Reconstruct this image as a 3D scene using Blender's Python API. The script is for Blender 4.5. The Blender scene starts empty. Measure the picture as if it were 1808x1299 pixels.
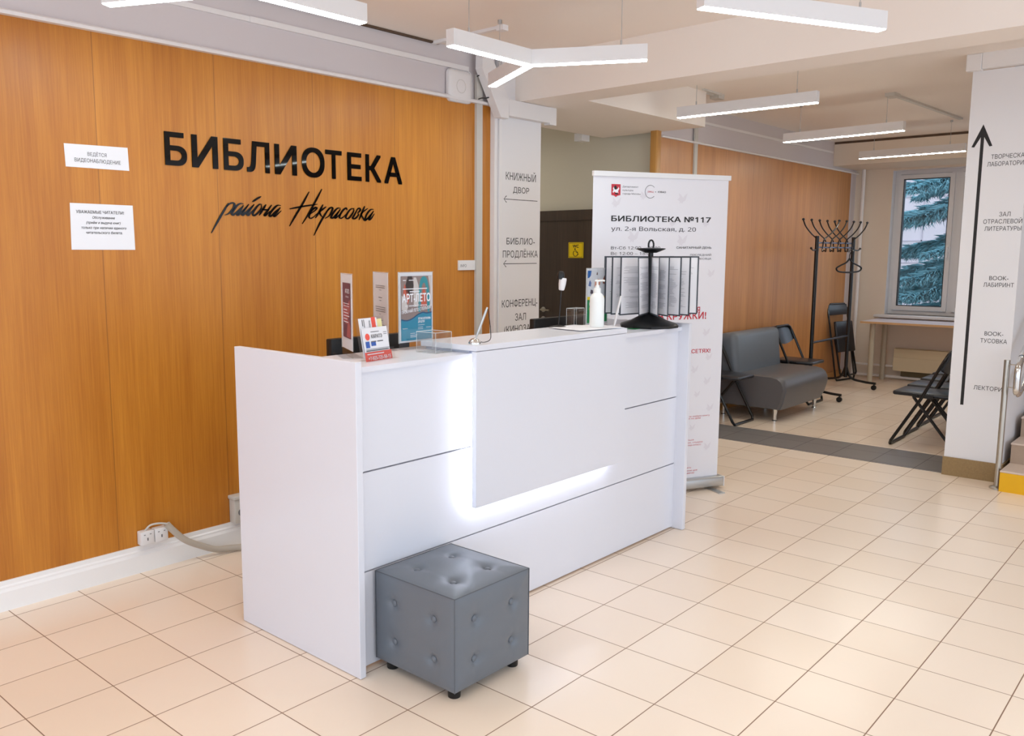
import bpy, bmesh, math, random
from mathutils import Vector, Matrix
from mathutils.geometry import tessellate_polygon
random.seed(7)
S = bpy.context.scene
COL = S.collection
PI = math.pi

# ------------------------------------------------------------------ camera, world, exposure
W_, H_ = 1808, 1299
F_PX, CX, CY = 1521.5, 822.0, 649.5
YAW, PITCH, ROLL = 0.8255, 0.133, 0.0005
CAM_H = 1.5586
cam = bpy.data.cameras.new('camera'); cam_o = bpy.data.objects.new('camera', cam); COL.objects.link(cam_o)
cam.sensor_fit = 'HORIZONTAL'; cam.sensor_width = 36.0
cam.lens = F_PX / W_ * 36.0
cam.shift_x = (W_ / 2 - CX) / W_
cam.shift_y = (CY - H_ / 2) / W_
cam.clip_start = 0.05; cam.clip_end = 200
fw = Vector((math.sin(YAW) * math.cos(PITCH), math.cos(YAW) * math.cos(PITCH), -math.sin(PITCH)))
rt = Vector((math.cos(YAW), -math.sin(YAW), 0)); up = rt.cross(fw)
r3 = rt * math.cos(ROLL) + up * math.sin(ROLL); u3 = -rt * math.sin(ROLL) + up * math.cos(ROLL)
cam_o.matrix_world = Matrix(((r3.x, u3.x, -fw.x, 0), (r3.y, u3.y, -fw.y, 0), (r3.z, u3.z, -fw.z, CAM_H), (0, 0, 0, 1)))
S.camera = cam_o
world = bpy.data.worlds.new('daylight'); S.world = world; world.use_nodes = True
bg = world.node_tree.nodes['Background']; bg.inputs['Color'].default_value = (0.74, 0.88, 1.06, 1); bg.inputs['Strength'].default_value = 1.15
S.view_settings.view_transform = 'Standard'; S.view_settings.look = 'None'; S.view_settings.gamma = 1
S.view_settings.exposure = 0.9; S.view_settings.use_curve_mapping = False
S.cycles.max_bounces = 10; S.cycles.diffuse_bounces = 6; S.cycles.transparent_max_bounces = 16
S.cycles.sample_clamp_indirect = 6
LAMP_E = 17.0

# ------------------------------------------------------------------ materials
def lin(h):
    h = h.lstrip('#'); out = []
    for i in (0, 2, 4):
        c = int(h[i:i + 2], 16) / 255
        out.append(c / 12.92 if c <= 0.04045 else ((c + 0.055) / 1.055) ** 2.4)
    return (*out, 1)
MATS = {}
def mat(name, col, rough=0.5, metal=0.0, coat=0.0, emit=None, es=0.0, alpha=1.0, trans=0.0, ior=1.45, bump=None, var=None, spec=0.5):
    if name in MATS: return MATS[name]
    m = bpy.data.materials.new(name); m.use_nodes = True; nt = m.node_tree; b = nt.nodes['Principled BSDF']
    c = lin(col) if isinstance(col, str) else col
    b.inputs['Base Color'].default_value = c; b.inputs['Roughness'].default_value = rough; b.inputs['Metallic'].default_value = metal
    b.inputs['Coat Weight'].default_value = coat; b.inputs['Coat Roughness'].default_value = 0.12; b.inputs['IOR'].default_value = ior
    b.inputs['Alpha'].default_value = alpha; b.inputs['Transmission Weight'].default_value = trans; b.inputs['Specular IOR Level'].default_value = spec
    if emit: b.inputs['Emission Color'].default_value = lin(emit) if isinstance(emit, str) else emit; b.inputs['Emission Strength'].default_value = es
    if bump or var:
        tc = nt.nodes.new('ShaderNodeTexCoord'); nz = nt.nodes.new('ShaderNodeTexNoise'); nz.inputs['Scale'].default_value = (bump or var)[0]
        nz.inputs['Detail'].default_value = 4; nt.links.new(tc.outputs['Object'], nz.inputs['Vector'])
        if bump:
            bp = nt.nodes.new('ShaderNodeBump'); bp.inputs['Strength'].default_value = bump[1]; bp.inputs['Distance'].default_value = 0.003
            nt.links.new(nz.outputs['Fac'], bp.inputs['Height']); nt.links.new(bp.outputs['Normal'], b.inputs['Normal'])
        if var:
            mx = nt.nodes.new('ShaderNodeMix'); mx.data_type = 'RGBA'; mx.inputs[6].default_value = c
            c2 = tuple(x * (1 - var[1]) for x in c[:3]) + (1,); mx.inputs[7].default_value = c2
            nt.links.new(nz.outputs['Fac'], mx.inputs[0]); nt.links.new(mx.outputs[2], b.inputs['Base Color'])
    MATS[name] = m; return m
def N(nt, t, **k):
    n = nt.nodes.new(t)
    for a, v in k.items(): setattr(n, a, v)
    return n
def math_n(nt, op, a, b=None):
    n = N(nt, 'ShaderNodeMath', operation=op)
    for i, v in enumerate((a, b)):
        if v is None: continue
        if isinstance(v, (int, float)): n.inputs[i].default_value = v
        else: nt.links.new(v, n.inputs[i])
    return n.outputs[0]
def tile_mat(name, c1, c2, grout, rough):
    m = bpy.data.materials.new(name); m.use_nodes = True; nt = m.node_tree; b = nt.nodes['Principled BSDF']
    tc = N(nt, 'ShaderNodeTexCoord'); mp = N(nt, 'ShaderNodeMapping', vector_type='TEXTURE')
    mp.inputs['Location'].default_value = (2.824, 1.1285, 0); mp.inputs['Rotation'].default_value = (0, 0, 0.0057); mp.inputs['Scale'].default_value = (.303, .303, 1)
    nt.links.new(tc.outputs['Object'], mp.inputs['Vector']); sp = N(nt, 'ShaderNodeSeparateXYZ'); nt.links.new(mp.outputs[0], sp.inputs[0])
    d = []
    for i in (0, 1):
        f = math_n(nt, 'FRACT', sp.outputs[i]); f = math_n(nt, 'ABSOLUTE', math_n(nt, 'SUBTRACT', f, 0.5)); d.append(f)
    mxd = math_n(nt, 'MAXIMUM', d[0], d[1]); g = math_n(nt, 'GREATER_THAN', mxd, 0.5 - 0.0065)
    fl = N(nt, 'ShaderNodeVectorMath', operation='FLOOR'); nt.links.new(mp.outputs[0], fl.inputs[0])
    wn = N(nt, 'ShaderNodeTexWhiteNoise', noise_dimensions='2D'); nt.links.new(fl.outputs[0], wn.inputs['Vector'])
    nz = N(nt, 'ShaderNodeTexNoise'); nz.inputs['Scale'].default_value = 5; nz.inputs['Detail'].default_value = 6; nt.links.new(tc.outputs['Object'], nz.inputs['Vector'])
    fac = math_n(nt, 'ADD', math_n(nt, 'MULTIPLY', wn.outputs['Value'], 0.75), math_n(nt, 'MULTIPLY', nz.outputs['Fac'], 0.2))
    mx = N(nt, 'ShaderNodeMix', data_type='RGBA'); mx.inputs[6].default_value = lin(c1); mx.inputs[7].default_value = lin(c2); nt.links.new(fac, mx.inputs[0])
    mg = N(nt, 'ShaderNodeMix', data_type='RGBA'); mg.inputs[7].default_value = lin(grout); nt.links.new(mx.outputs[2], mg.inputs[6]); nt.links.new(g, mg.inputs[0])
    nt.links.new(mg.outputs[2], b.inputs['Base Color'])
    rr = math_n(nt, 'ADD', math_n(nt, 'MULTIPLY', g, 0.5), math_n(nt, 'ADD', math_n(nt, 'MULTIPLY', nz.outputs['Fac'], 0.03), rough)); nt.links.new(rr, b.inputs['Roughness'])
    bp = N(nt, 'ShaderNodeBump'); bp.inputs['Strength'].default_value = 0.4; bp.inputs['Distance'].default_value = 0.002; bp.invert = True
    nt.links.new(g, bp.inputs['Height']); nt.links.new(bp.outputs[0], b.inputs['Normal'])
    return m
def wood_mat(name, base, dark, seam0, seam, axis=0, coat=0.08, rough=0.42, zs=0.55):
    m = bpy.data.materials.new(name); m.use_nodes = True; nt = m.node_tree; b = nt.nodes['Principled BSDF']
    tc = N(nt, 'ShaderNodeTexCoord'); sp = N(nt, 'ShaderNodeSeparateXYZ'); nt.links.new(tc.outputs['Object'], sp.inputs[0])
    def streak(sx, sz, det):
        mp = N(nt, 'ShaderNodeMapping'); mp.inputs['Scale'].default_value = (sx, sx, sz); nt.links.new(tc.outputs['Object'], mp.inputs['Vector'])
        nz = N(nt, 'ShaderNodeTexNoise'); nz.inputs['Scale'].default_value = 1; nz.inputs['Detail'].default_value = det; nz.inputs['Roughness'].default_value = 0.65
        nt.links.new(mp.outputs[0], nz.inputs['Vector']); return nz.outputs['Fac']
    a = streak(7, zs, 3); c = streak(70, zs * 3, 3); e = streak(260, 6, 2)
    f = math_n(nt, 'ADD', math_n(nt, 'MULTIPLY', a, 0.55), math_n(nt, 'ADD', math_n(nt, 'MULTIPLY', c, 0.4), math_n(nt, 'MULTIPLY', e, 0.25)))
    pu = math_n(nt, 'DIVIDE', math_n(nt, 'SUBTRACT', sp.outputs[axis], seam0), seam)
    wn = N(nt, 'ShaderNodeTexWhiteNoise', noise_dimensions='1D'); nt.links.new(math_n(nt, 'FLOOR', pu), wn.inputs['W'])
    f = math_n(nt, 'ADD', f, math_n(nt, 'MULTIPLY', math_n(nt, 'SUBTRACT', wn.outputs['Value'], 0.5), 0.07))
    cr = N(nt, 'ShaderNodeValToRGB'); cr.color_ramp.elements[0].position = 0.43; cr.color_ramp.elements[1].position = 0.78
    cr.color_ramp.elements[0].color = lin(dark); cr.color_ramp.elements[1].color = lin(base); nt.links.new(f, cr.inputs[0])
    s = math_n(nt, 'ABSOLUTE', math_n(nt, 'SUBTRACT', math_n(nt, 'FRACT', math_n(nt, 'ADD', pu, 0.5)), 0.5)); s = math_n(nt, 'LESS_THAN', s, 0.0022 / seam)
    mg = N(nt, 'ShaderNodeMix', data_type='RGBA'); mg.inputs[7].default_value = lin('#6a3c18'); nt.links.new(cr.outputs[0], mg.inputs[6]); nt.links.new(math_n(nt, 'MULTIPLY', s, 0.5), mg.inputs[0])
    nt.links.new(mg.outputs[2], b.inputs['Base Color']); b.inputs['Roughness'].default_value = rough; b.inputs['Coat Weight'].default_value = coat; b.inputs['Coat Roughness'].default_value = 0.25
    return m
M_floor = tile_mat('floor_tile', '#f5e5d4', '#efdcc7', '#8a6c56', 0.22)
M_strip = tile_mat('dark_tile', '#7f7c7b', '#767372', '#646060', 0.3)
M_wood = wood_mat('wood_veneer', '#ce872c', '#ad6618', 1.81, 0.61)
M_wood2 = wood_mat('wood_veneer_waiting', '#c98c50', '#aa6f3c', 6.68, 0.61)
M_trimwood = wood_mat('wood_trim', '#c8934e', '#b27d3c', 0, 9.0)
M_white = mat('white_paint', '#e8e4e3', 0.55, bump=(60, 0.05))
M_wallw = mat('wall_white', '#d2cacb', 0.6, bump=(25, 0.06))
M_pillar = mat('pillar_white', '#e6e3e4', 0.55, bump=(30, 0.05))
M_ceil = mat('ceiling_paint', '#f0e6dd', 0.75, bump=(18, 0.06))
M_cream = mat('cream_paint', '#cfc6b4', 0.7, bump=(25, 0.08))
M_grey = mat('greige_paint', '#d2ccbb', 0.75, bump=(25, 0.08))
M_far = mat('far_wall_paint', '#e0d2c2', 0.7, bump=(25, 0.06))
M_lam = mat('white_laminate', '#dfe0e8', 0.32, coat=0.15)
M_lamedge = mat('laminate_edge', '#ecebee', 0.35)
M_black = mat('black_acrylic', '#0a0706', 0.03, spec=0.3)
M_ink = mat('ink_black', '#211d1c', 0.55)
M_inkg = mat('ink_grey', '#6a686a', 0.6)
M_paper = mat('paper', '#e9e8ec', 0.7)
M_acr = None
M_chrome = mat('chrome', '#d9d9d9', 0.12, metal=1.0)
M_alu = mat('aluminium', '#bfc0c0', 0.35, metal=0.9)
M_steel = mat('satin_metal', '#b8b2a8', 0.3, metal=1.0)
M_plast = mat('white_plastic', '#e4e2e2', 0.35)
M_plg = mat('grey_plastic', '#c9c4bc', 0.5)
M_leather = mat('grey_leatherette', '#686e76', 0.42, bump=(380, 0.12), coat=0.1)
M_sofa = mat('sofa_leatherette', '#5c5a5c', 0.42, bump=(300, 0.15), coat=0.1)
M_pip = mat('dark_piping', '#575b62', 0.5)
M_blk = mat('black_plastic', '#131314', 0.4)
M_blkm = mat('black_metal', '#0e0d0e', 0.3, coat=0.2)
M_vinyl = mat('black_vinyl', '#22242a', 0.35, coat=0.2)
M_door = wood_mat('door_wenge', '#4a3a2e', '#35281f', 0, 9.0, axis=1, coat=0.1)
M_yel = mat('yellow_paint', '#e6ad08', 0.5)
M_sign = mat('sign_yellow', '#f0cf06', 0.4)
M_cork = mat('stone_skirting', '#a2855a', 0.6, bump=(90, 0.1), var=(40, 0.35))
M_table = mat('table_top', '#d9d3dc', 0.3)
M_tedge = mat('table_edge', '#c9a074', 0.5)
M_tleg = mat('table_leg', '#b5ab98', 0.45)
M_rad = mat('radiator_paint', '#dccdae', 0.5)
M_upvc = mat('window_plastic', '#d8d6d8', 0.35)
M_red = mat('print_red', '#c0323f', 0.6)
M_teal = mat('print_teal', '#0d86a6', 0.5)
M_navy = mat('print_navy', '#0b4f78', 0.5)
M_green = mat('print_green', '#2c8a52', 0.5)
M_orange = mat('print_coral', '#e8584a', 0.5)
M_stair = mat('stair_tile', '#d9c4b4', 0.35, var=(30, 0.12))
M_led = mat('led_diffuser', '#ffffff', 0.5, emit=(0.925, 1.02, 1.02, 1), es=LAMP_E)
M_ledw = mat('led_diffuser_waiting', '#ffffff', 0.5, emit=(0.96, 0.96, 0.86, 1), es=LAMP_E * 2.3)
M_strip_led = mat('led_strip', '#ffffff', 0.5, emit=(0.86, 0.91, 1.0, 1), es=14.0)
def acrylic():
    m = bpy.data.materials.new('clear_acrylic'); m.use_nodes = True; nt = m.node_tree; nt.nodes.clear()
    o = N(nt, 'ShaderNodeOutputMaterial'); mx = N(nt, 'ShaderNodeMixShader'); t = N(nt, 'ShaderNodeBsdfTransparent'); g = N(nt, 'ShaderNodeBsdfGlossy')
    t.inputs[0].default_value = (0.985, 0.99, 0.99, 1); g.inputs['Roughness'].default_value = 0.05
    fr = N(nt, 'ShaderNodeFresnel'); fr.inputs[0].default_value = 1.45
    nt.links.new(math_n(nt, 'MINIMUM', math_n(nt, 'MULTIPLY', fr.outputs[0], 0.6), 0.12), mx.inputs[0]); nt.links.new(t.outputs[0], mx.inputs[1]); nt.links.new(g.outputs[0], mx.inputs[2]); nt.links.new(mx.outputs[0], o.inputs[0])
    return m
M_acr = acrylic()
M_acredge = mat('acrylic_edge', '#dfe2e2', 0.2, alpha=0.55)

# ------------------------------------------------------------------ mesh helpers
def inside(p, L):
    c = False
    for a, b in zip(L, L[1:] + L[:1]):
        if (a[1] > p[1]) != (b[1] > p[1]) and p[0] < (b[0] - a[0]) * (p[1] - a[1]) / (b[1] - a[1]) + a[0]: c = not c
    return c
def loop_area(L): return sum(a[0] * c[1] - c[0] * a[1] for a, c in zip(L, L[1:] + L[:1])) / 2
def untangle(L, depth=0):                          # split an outline that crosses itself into simple loops
    n = len(L)
    if n < 4 or depth > 12: return [L]
    for i in range(n):
        a, b = L[i], L[(i + 1) % n]; ax0, ax1 = min(a[0], b[0]), max(a[0], b[0]); ay0, ay1 = min(a[1], b[1]), max(a[1], b[1])
        for j in range(i + 2, n):
            if i == 0 and j == n - 1: continue
            c, d = L[j], L[(j + 1) % n]
            if max(c[0], d[0]) < ax0 or min(c[0], d[0]) > ax1 or max(c[1], d[1]) < ay0 or min(c[1], d[1]) > ay1: continue
            r = (b[0] - a[0], b[1] - a[1]); q = (d[0] - c[0], d[1] - c[1]); den = r[0] * q[1] - r[1] * q[0]
            if abs(den) < 1e-12: continue
            t = ((c[0] - a[0]) * q[1] - (c[1] - a[1]) * q[0]) / den; v = ((c[0] - a[0]) * r[1] - (c[1] - a[1]) * r[0]) / den
            if 1e-6 < t < 1 - 1e-6 and 1e-6 < v < 1 - 1e-6:
                p = (a[0] + r[0] * t, a[1] + r[1] * t)
                A = L[:i + 1] + [p] + L[j + 1:]; B = [p] + L[i + 1:j + 1]
                return [x for x in untangle(A, depth + 1) + untangle(B, depth + 1) if abs(loop_area(x)) > 2e-5]
    return [L]
GLYPHS = {}
def glyph_loops(body, shear=0.0, res=4):          # outlines of the lettering as closed simple loops
    cu = bpy.data.curves.new('t', 'FONT'); cu.body = body.translate({48 + k: chr(0x1D7E2 + k) for k in range(10)}); cu.shear = shear; cu.resolution_u = res; cu.fill_mode = 'NONE'
    ob = bpy.data.objects.new('t', cu); COL.objects.link(ob); dg = bpy.context.evaluated_depsgraph_get(); ev = ob.evaluated_get(dg); me = ev.to_mesh()
    co = [(v.co.x, v.co.y) for v in me.vertices]; nxt = {e.vertices[0]: e.vertices[1] for e in me.edges}
    ev.to_mesh_clear(); bpy.data.objects.remove(ob); bpy.data.curves.remove(cu)
    seen = set(); out = []
    for v0 in sorted(nxt):
        if v0 in seen: continue
        L = []; cur = v0
        while cur is not None and cur not in seen: seen.add(cur); L.append(co[cur]); cur = nxt.get(cur)
        Q = [L[0]]
        for p in L[1:]:
            if math.hypot(p[0] - Q[-1][0], p[1] - Q[-1][1]) > 1e-4: Q.append(p)
        if math.hypot(Q[0][0] - Q[-1][0], Q[0][1] - Q[-1][1]) < 1e-4: Q.pop()
        if len(Q) < 3: continue
        z = Q[0]; key = tuple((round(p[0] - z[0], 4), round(p[1] - z[1], 4)) for p in Q)
        if key not in GLYPHS: GLYPHS[key] = untangle([(p[0] - z[0], p[1] - z[1]) for p in Q])
        out += [[(p[0] + z[0], p[1] + z[1]) for p in K] for K in GLYPHS[key]]
    return out
class MB:
    def __init__(s): s.v = []; s.f = []; s.m = []; s.smooth = []
    def add(s, verts, faces, mi=0, smooth=False):
        o = len(s.v); s.v += [tuple(v) for v in verts]
        for f in faces: s.f.append(tuple(i + o for i in f)); s.m.append(mi); s.smooth.append(smooth)
        return s
    def box(s, x0, x1, y0, y1, z0, z1, mi=0):
        v = [(x, y, z) for z in (z0, z1) for y in (y0, y1) for x in (x0, x1)]
        return s.add(v, [(0, 2, 3, 1), (4, 5, 7, 6), (0, 1, 5, 4), (2, 6, 7, 3), (0, 4, 6, 2), (1, 3, 7, 5)], mi)
    def obox(s, c, sx, sy, sz, M=None, mi=0):
        M = M or Matrix.Identity(3); c = Vector(c)
        v = [c + M @ Vector((x * sx / 2, y * sy / 2, z * sz / 2)) for z in (-1, 1) for y in (-1, 1) for x in (-1, 1)]
        return s.add(v, [(0, 2, 3, 1), (4, 5, 7, 6), (0, 1, 5, 4), (2, 6, 7, 3), (0, 4, 6, 2), (1, 3, 7, 5)], mi)
    def rbox(s, x0, x1, y0, y1, z0, z1, r, seg=3, M=None, c=None, mi=0):
        bm = bmesh.new(); bmesh.ops.create_cube(bm, size=1.0)
        for v in bm.verts: v.co = Vector(((x1 - x0) * v.co.x, (y1 - y0) * v.co.y, (z1 - z0) * v.co.z))
        bmesh.ops.bevel(bm, geom=list(bm.edges), offset=r, segments=seg, profile=0.5, affect='EDGES')
        mid = Vector(((x0 + x1) / 2, (y0 + y1) / 2, (z0 + z1) / 2))
        if M is None: pts = [v.co + mid for v in bm.verts]
        else: pts = [(M @ (v.co + mid - Vector(c))) + Vector(c) for v in bm.verts]
        bm.verts.index_update(); s.add(pts, [[v.index for v in f.verts] for f in bm.faces], mi, True); bm.free(); return s
    def tube(s, pts, r, n=10, cap=True, mi=0, close=False):
        pts = [Vector(p) for p in pts]; rs = r if isinstance(r, (list, tuple)) else [r] * len(pts)
        rings = []; prev = None
        for i, p in enumerate(pts):
            if close: t = (pts[(i + 1) % len(pts)] - pts[i - 1])
            else:
                t = Vector((0, 0, 0))
                if i > 0: t += (p - pts[i - 1]).normalized()
                if i < len(pts) - 1: t += (pts[i + 1] - p).normalized()
            t.normalize()
            if prev is None:
                a = Vector((0, 0, 1)) if abs(t.z) < 0.9 else Vector((1, 0, 0)); a = (a - t * a.dot(t)).normalized()
            else: a = (prev - t * prev.dot(t)).normalized()
            prev = a; b = t.cross(a)
            rings.append([p + (a * math.cos(2 * PI * k / n) + b * math.sin(2 * PI * k / n)) * rs[i] for k in range(n)])
        v = [q for R in rings for q in R]; f = []
        L = len(rings)
        for i in range(L if close else L - 1):
            j = (i + 1) % L
            for k in range(n): f.append((i * n + k, i * n + (k + 1) % n, j * n + (k + 1) % n, j * n + k))
        if cap and not close: f.append(tuple(range(n - 1, -1, -1))); f.append(tuple(range((L - 1) * n, L * n)))
        return s.add(v, f, mi, True)
    def lathe(s, c, prof, n=24, mi=0, M=None):
        c = Vector(c); M = M or Matrix.Identity(3); v = []; f = []
        for r, z in prof: v += [c + M @ Vector((r * math.cos(2 * PI * k / n), r * math.sin(2 * PI * k / n), z)) for k in range(n)]
        for i in range(len(prof) - 1):
            for k in range(n): f.append((i * n + k, i * n + (k + 1) % n, (i + 1) * n + (k + 1) % n, (i + 1) * n + k))
        f.append(tuple(range(n - 1, -1, -1))); f.append(tuple(range((len(prof) - 1) * n, len(prof) * n)))
        return s.add(v, f, mi, True)
    def prism(s, pts, o, r, u, d, mi=0):          # polygon pts (a,b) in frame o,r,u extruded d along r x u
        o, r, u = Vector(o), Vector(r), Vector(u); n = r.cross(u); k = len(pts)
        v = [o + r * a + u * b for a, b in pts] + [o + r * a + u * b + n * d for a, b in pts]
        f = [tuple(range(k - 1, -1, -1)), tuple(range(k, 2 * k))] + [(i, (i + 1) % k, k + (i + 1) % k, k + i) for i in range(k)]
        return s.add(v, f, mi)
    def flat(s, pts, o, r, u, d=0.0004, mi=0):    # polygon lying d above a printed surface
        o, r, u = Vector(o), Vector(r), Vector(u); n = r.cross(u)
        return s.add([o + r * a + u * b + n * d for a, b in pts], [tuple(range(len(pts)))], mi)
    def rect(s, a0, a1, b0, b1, o, r, u, d=0.0004, mi=0): return s.flat([(a0, b0), (a1, b0), (a1, b1), (a0, b1)], o, r, u, d, mi)
    def stroke(s, pts, w, o, r, u, d, mi=0, ext=0.0):   # brush stroke with tapering ends
        P = smooth_path(pts, 5); n = len(P); L = []; R = []
        for i, p in enumerate(P):
            a = P[max(i - 1, 0)]; b = P[min(i + 1, n - 1)]; tx, ty = b[0] - a[0], b[1] - a[1]; l = math.hypot(tx, ty) or 1
            t = i / (n - 1); ww = w * (0.25 + 0.75 * min(1, 3.2 * min(t + .06, 1 - t))) / 2
            # broad nib: wider on the down strokes
            ww *= 0.62 + 0.55 * abs(ty / l * 0.8 + tx / l * 0.2)
            L.append((p[0] - ty / l * ww, p[1] + tx / l * ww)); R.append((p[0] + ty / l * ww, p[1] - tx / l * ww))
        o, r, u = Vector(o), Vector(r), Vector(u); nn = r.cross(u)
        v = [o + r * a + u * b + nn * d for a, b in L] + [o + r * a + u * b + nn * d for a, b in R]
        f = [(i, n + i, n + i + 1, i + 1) for i in range(n - 1)]
        if ext:
            k = 2 * n; v += [x - nn * ext for x in v]
            f += [(i, i + 1, k + i + 1, k + i) for i in range(n - 1)] + [(n + i + 1, n + i, k + n + i, k + n + i + 1) for i in range(n - 1)]
        return s.add(v, f, mi)
    def text(s, body, o, r, u, w=None, h=0.02, bold=0.0, align='L', d=0.0005, depth=0.0, shear=0.0, mi=0, res=4):
        loops = glyph_loops(body, shear, res)
        x0 = min(p[0] for L in loops for p in L); x1 = max(p[0] for L in loops for p in L); w0 = x1 - x0
        sy = h / 0.728; sx = (w / w0) if w else sy
        off = {'L': 0, 'C': -w0 * sx / 2, 'R': -w0 * sx}[align]
        o, r, u = Vector(o), Vector(r), Vector(u); n = r.cross(u); b = bold * 0.8; kx = w0 / (w0 + 2 * b)
        ar = [loop_area(L) for L in loops]; bb = [(min(p[0] for p in L), max(p[0] for p in L)) for L in loops]
        within = lambda i, k: abs(ar[i]) < abs(ar[k]) and bb[k][0] <= bb[i][0] and bb[i][1] <= bb[k][1] and inside(loops[i][len(loops[i]) // 2], loops[k])
        hole = [any(ar[i] * ar[k] < 0 and within(i, k) for k in range(len(loops))) for i in range(len(loops))]
        for q, L in enumerate(loops):
            if hole[q]: continue
            hs = [loops[i] for i in range(len(loops)) if hole[i] and within(i, q)]
            polys = [L] + hs; flat = [p for P in polys for p in P]
            tris = tessellate_polygon([[Vector((p[0], p[1], 0)) for p in P] for P in polys])
            for k, (bx_, by_) in enumerate(((0, 0), (-b, -b), (b, -b), (-b, b), (b, b)) if b else ((0, 0),)):
                dd = d + depth + (k * 2 + q % 2) * 3e-5
                pos = lambda p, e: o + r * (((p[0] - x0 - w0 / 2) * kx + w0 / 2 + bx_ * kx) * sx + off) + u * ((p[1] + by_) * sy) + n * e
                s.add([pos(p, dd) for p in flat], tris, mi)
                if depth:
                    for P in polys:
                        m = len(P); s.add([pos(p, dd) for p in P] + [pos(p, d) for p in P], [(i_, (i_ + 1) % m, m + (i_ + 1) % m, m + i_) for i_ in range(m)], mi)
        return s
    def mesh(s, name, mats):
        me = bpy.data.meshes.new(name); me.from_pydata(s.v, [], s.f)
        for m in (mats if isinstance(mats, (list, tuple)) else [mats]): me.materials.append(m)
        me.polygons.foreach_set('material_index', s.m); me.polygons.foreach_set('use_smooth', s.smooth)
        me.update()
        bm = bmesh.new(); bm.from_mesh(me); bmesh.ops.recalc_face_normals(bm, faces=bm.faces) if s.recalc else None; bm.to_mesh(me); bm.free()
        return me
    recalc = False
def smooth_path(P, k=6):
    out = []
    n = len(P)
    for i in range(n - 1):
        p0, p1, p2, p3 = P[max(i - 1, 0)], P[i], P[i + 1], P[min(i + 2, n - 1)]
        for j in range(k):
            t = j / k
            out.append(tuple(0.5 * (2 * b + (c - a) * t + (2 * a - 5 * b + 4 * c - d) * t * t + (3 * b - a - 3 * c + d) * t ** 3) for a, b, c, d in zip(p0, p1, p2, p3)))
    out.append(tuple(P[-1])); return out
def autosmooth(me, ang=0.6):
    if any(p.use_smooth for p in me.polygons):
        try: me.set_sharp_from_angle(angle=ang)
        except Exception: pass
def obj(name, mb, m, parent=None, local=False):
    me = mb.mesh(name, m); autosmooth(me); o = bpy.data.objects.new(name, me); COL.objects.link(o)
    if parent is not None:
        o.parent = parent
        if not local:
            W = Matrix.Identity(4); q = parent
            T = WM[parent.name]; o.matrix_parent_inverse = T.inverted()
    WM[o.name] = Matrix.Identity(4) if parent is None or not local else WM[parent.name].copy()
    return o
WM = {}
def tag(o, label, cat, group=None, kind=None):
    o['label'] = label; o['category'] = cat
    if group: o['group'] = group
    if kind: o['kind'] = kind
    return o
def thing(name, label, cat, loc=(0, 0, 0), rz=0.0, group=None):
    o = bpy.data.objects.new(name, None); COL.objects.link(o); o.location = loc; o.rotation_euler = (0, 0, rz); o.empty_display_size = 0.1
    WM[o.name] = Matrix.Translation(loc) @ Matrix.Rotation(rz, 4, 'Z')
    return tag(o, label, cat, group)
def struct(name, mb, m, parent=None, label=None):
    o = obj(name, mb, m, parent)
    if parent is None: o['kind'] = 'structure'
    if label: o['label'] = label
    return o
def dup(root, loc, rz, label, group=None):
    r = root.copy(); COL.objects.link(r); r.location = loc; r.rotation_euler = (0, 0, rz); r['label'] = label
    if group: r['group'] = group
    for ch in list(root.children):
        c = ch.copy(); COL.objects.link(c); c.parent = r
        for g in list(ch.children):
            d = g.copy(); COL.objects.link(d); d.parent = c
    return r
X_, Y_, Z_ = Vector((1, 0, 0)), Vector((0, 1, 0)), Vector((0, 0, 1))

# ------------------------------------------------------------------ the setting
ZC = 2.865
struct('floor', MB().add([(-3, -4.5, 0), (12.5, -4.5, 0), (12.5, 9, 0), (-3, 9, 0)], [(0, 1, 2, 3)]), M_floor)
struct('floor_strip', MB().box(6.72, 7.29, -4.5, 3.9, 0.0, 0.003), M_strip, label='dark grey tile threshold strip across the floor')
mb = MB().box(-3, 11.9, -4.5, 6.6, ZC, ZC + .12)
struct('ceiling', mb, M_ceil)
struct('trim_1', MB().box(4.73, 5.02, -4.5, 3.95, 2.585, ZC), M_ceil, label='cream ceiling beam crossing the lobby')
struct('trim_2', MB().box(5.02, 6.70, 3.50, 4.50, 2.585, ZC), M_ceil, label='dropped cream ceiling box in front of the passage')
# left wall: veneer panel below, painted band above
struct('wall_left', MB().box(-3, 4.575, 3.955, 4.12, 0, ZC), M_wallw, label='white painted band of wall above the veneer')
struct('wall_left_panelling', MB().box(-3, 4.575, 3.945, 3.956, 0.05, 2.535), M_wood, label='amber wood veneer wall panelling behind the desk')
mb = MB().prism([(3.945, 2.535), (3.915, 2.535), (3.915, 2.55), (3.925, 2.558), (3.94, 2.562), (3.956, 2.562)], (-3, 0, 0), Y_, Z_, 7.575)
struct('trim_3', mb, M_white, label='thin white ledge above the veneer panelling')
struct('trim_4', MB().box(-3, 2.642, 3.943, 3.956, 2.732, 2.757).box(2.64, 4.30, 3.94, 3.956, 2.73, 2.759), M_white, label='white cable trunking along the upper wall')
pr = [(3.956, 0), (3.925, 0), (3.925, .085), (3.931, .098), (3.931, .106), (3.938, .112), (3.938, .132), (3.956, .132)]
struct('baseboard_left', MB().prism(pr, (-3, 0, 0), Y_, Z_, 7.55), mat('white_skirting', '#f2f0ef', .4))
struct('trim_5', MB().box(4.362, 4.42, 3.925, 3.946, 0.0, 2.72), M_plg, label='vertical white cable trunking at the right of the veneer wall')
struct('trim_6', MB().box(4.520, 4.552, 3.905, 3.944, 0, 2.56).box(4.560, 4.584, 3.895, 3.95, 0, 2.5), M_white, label='white strip between the veneer and the lettered column')
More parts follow.
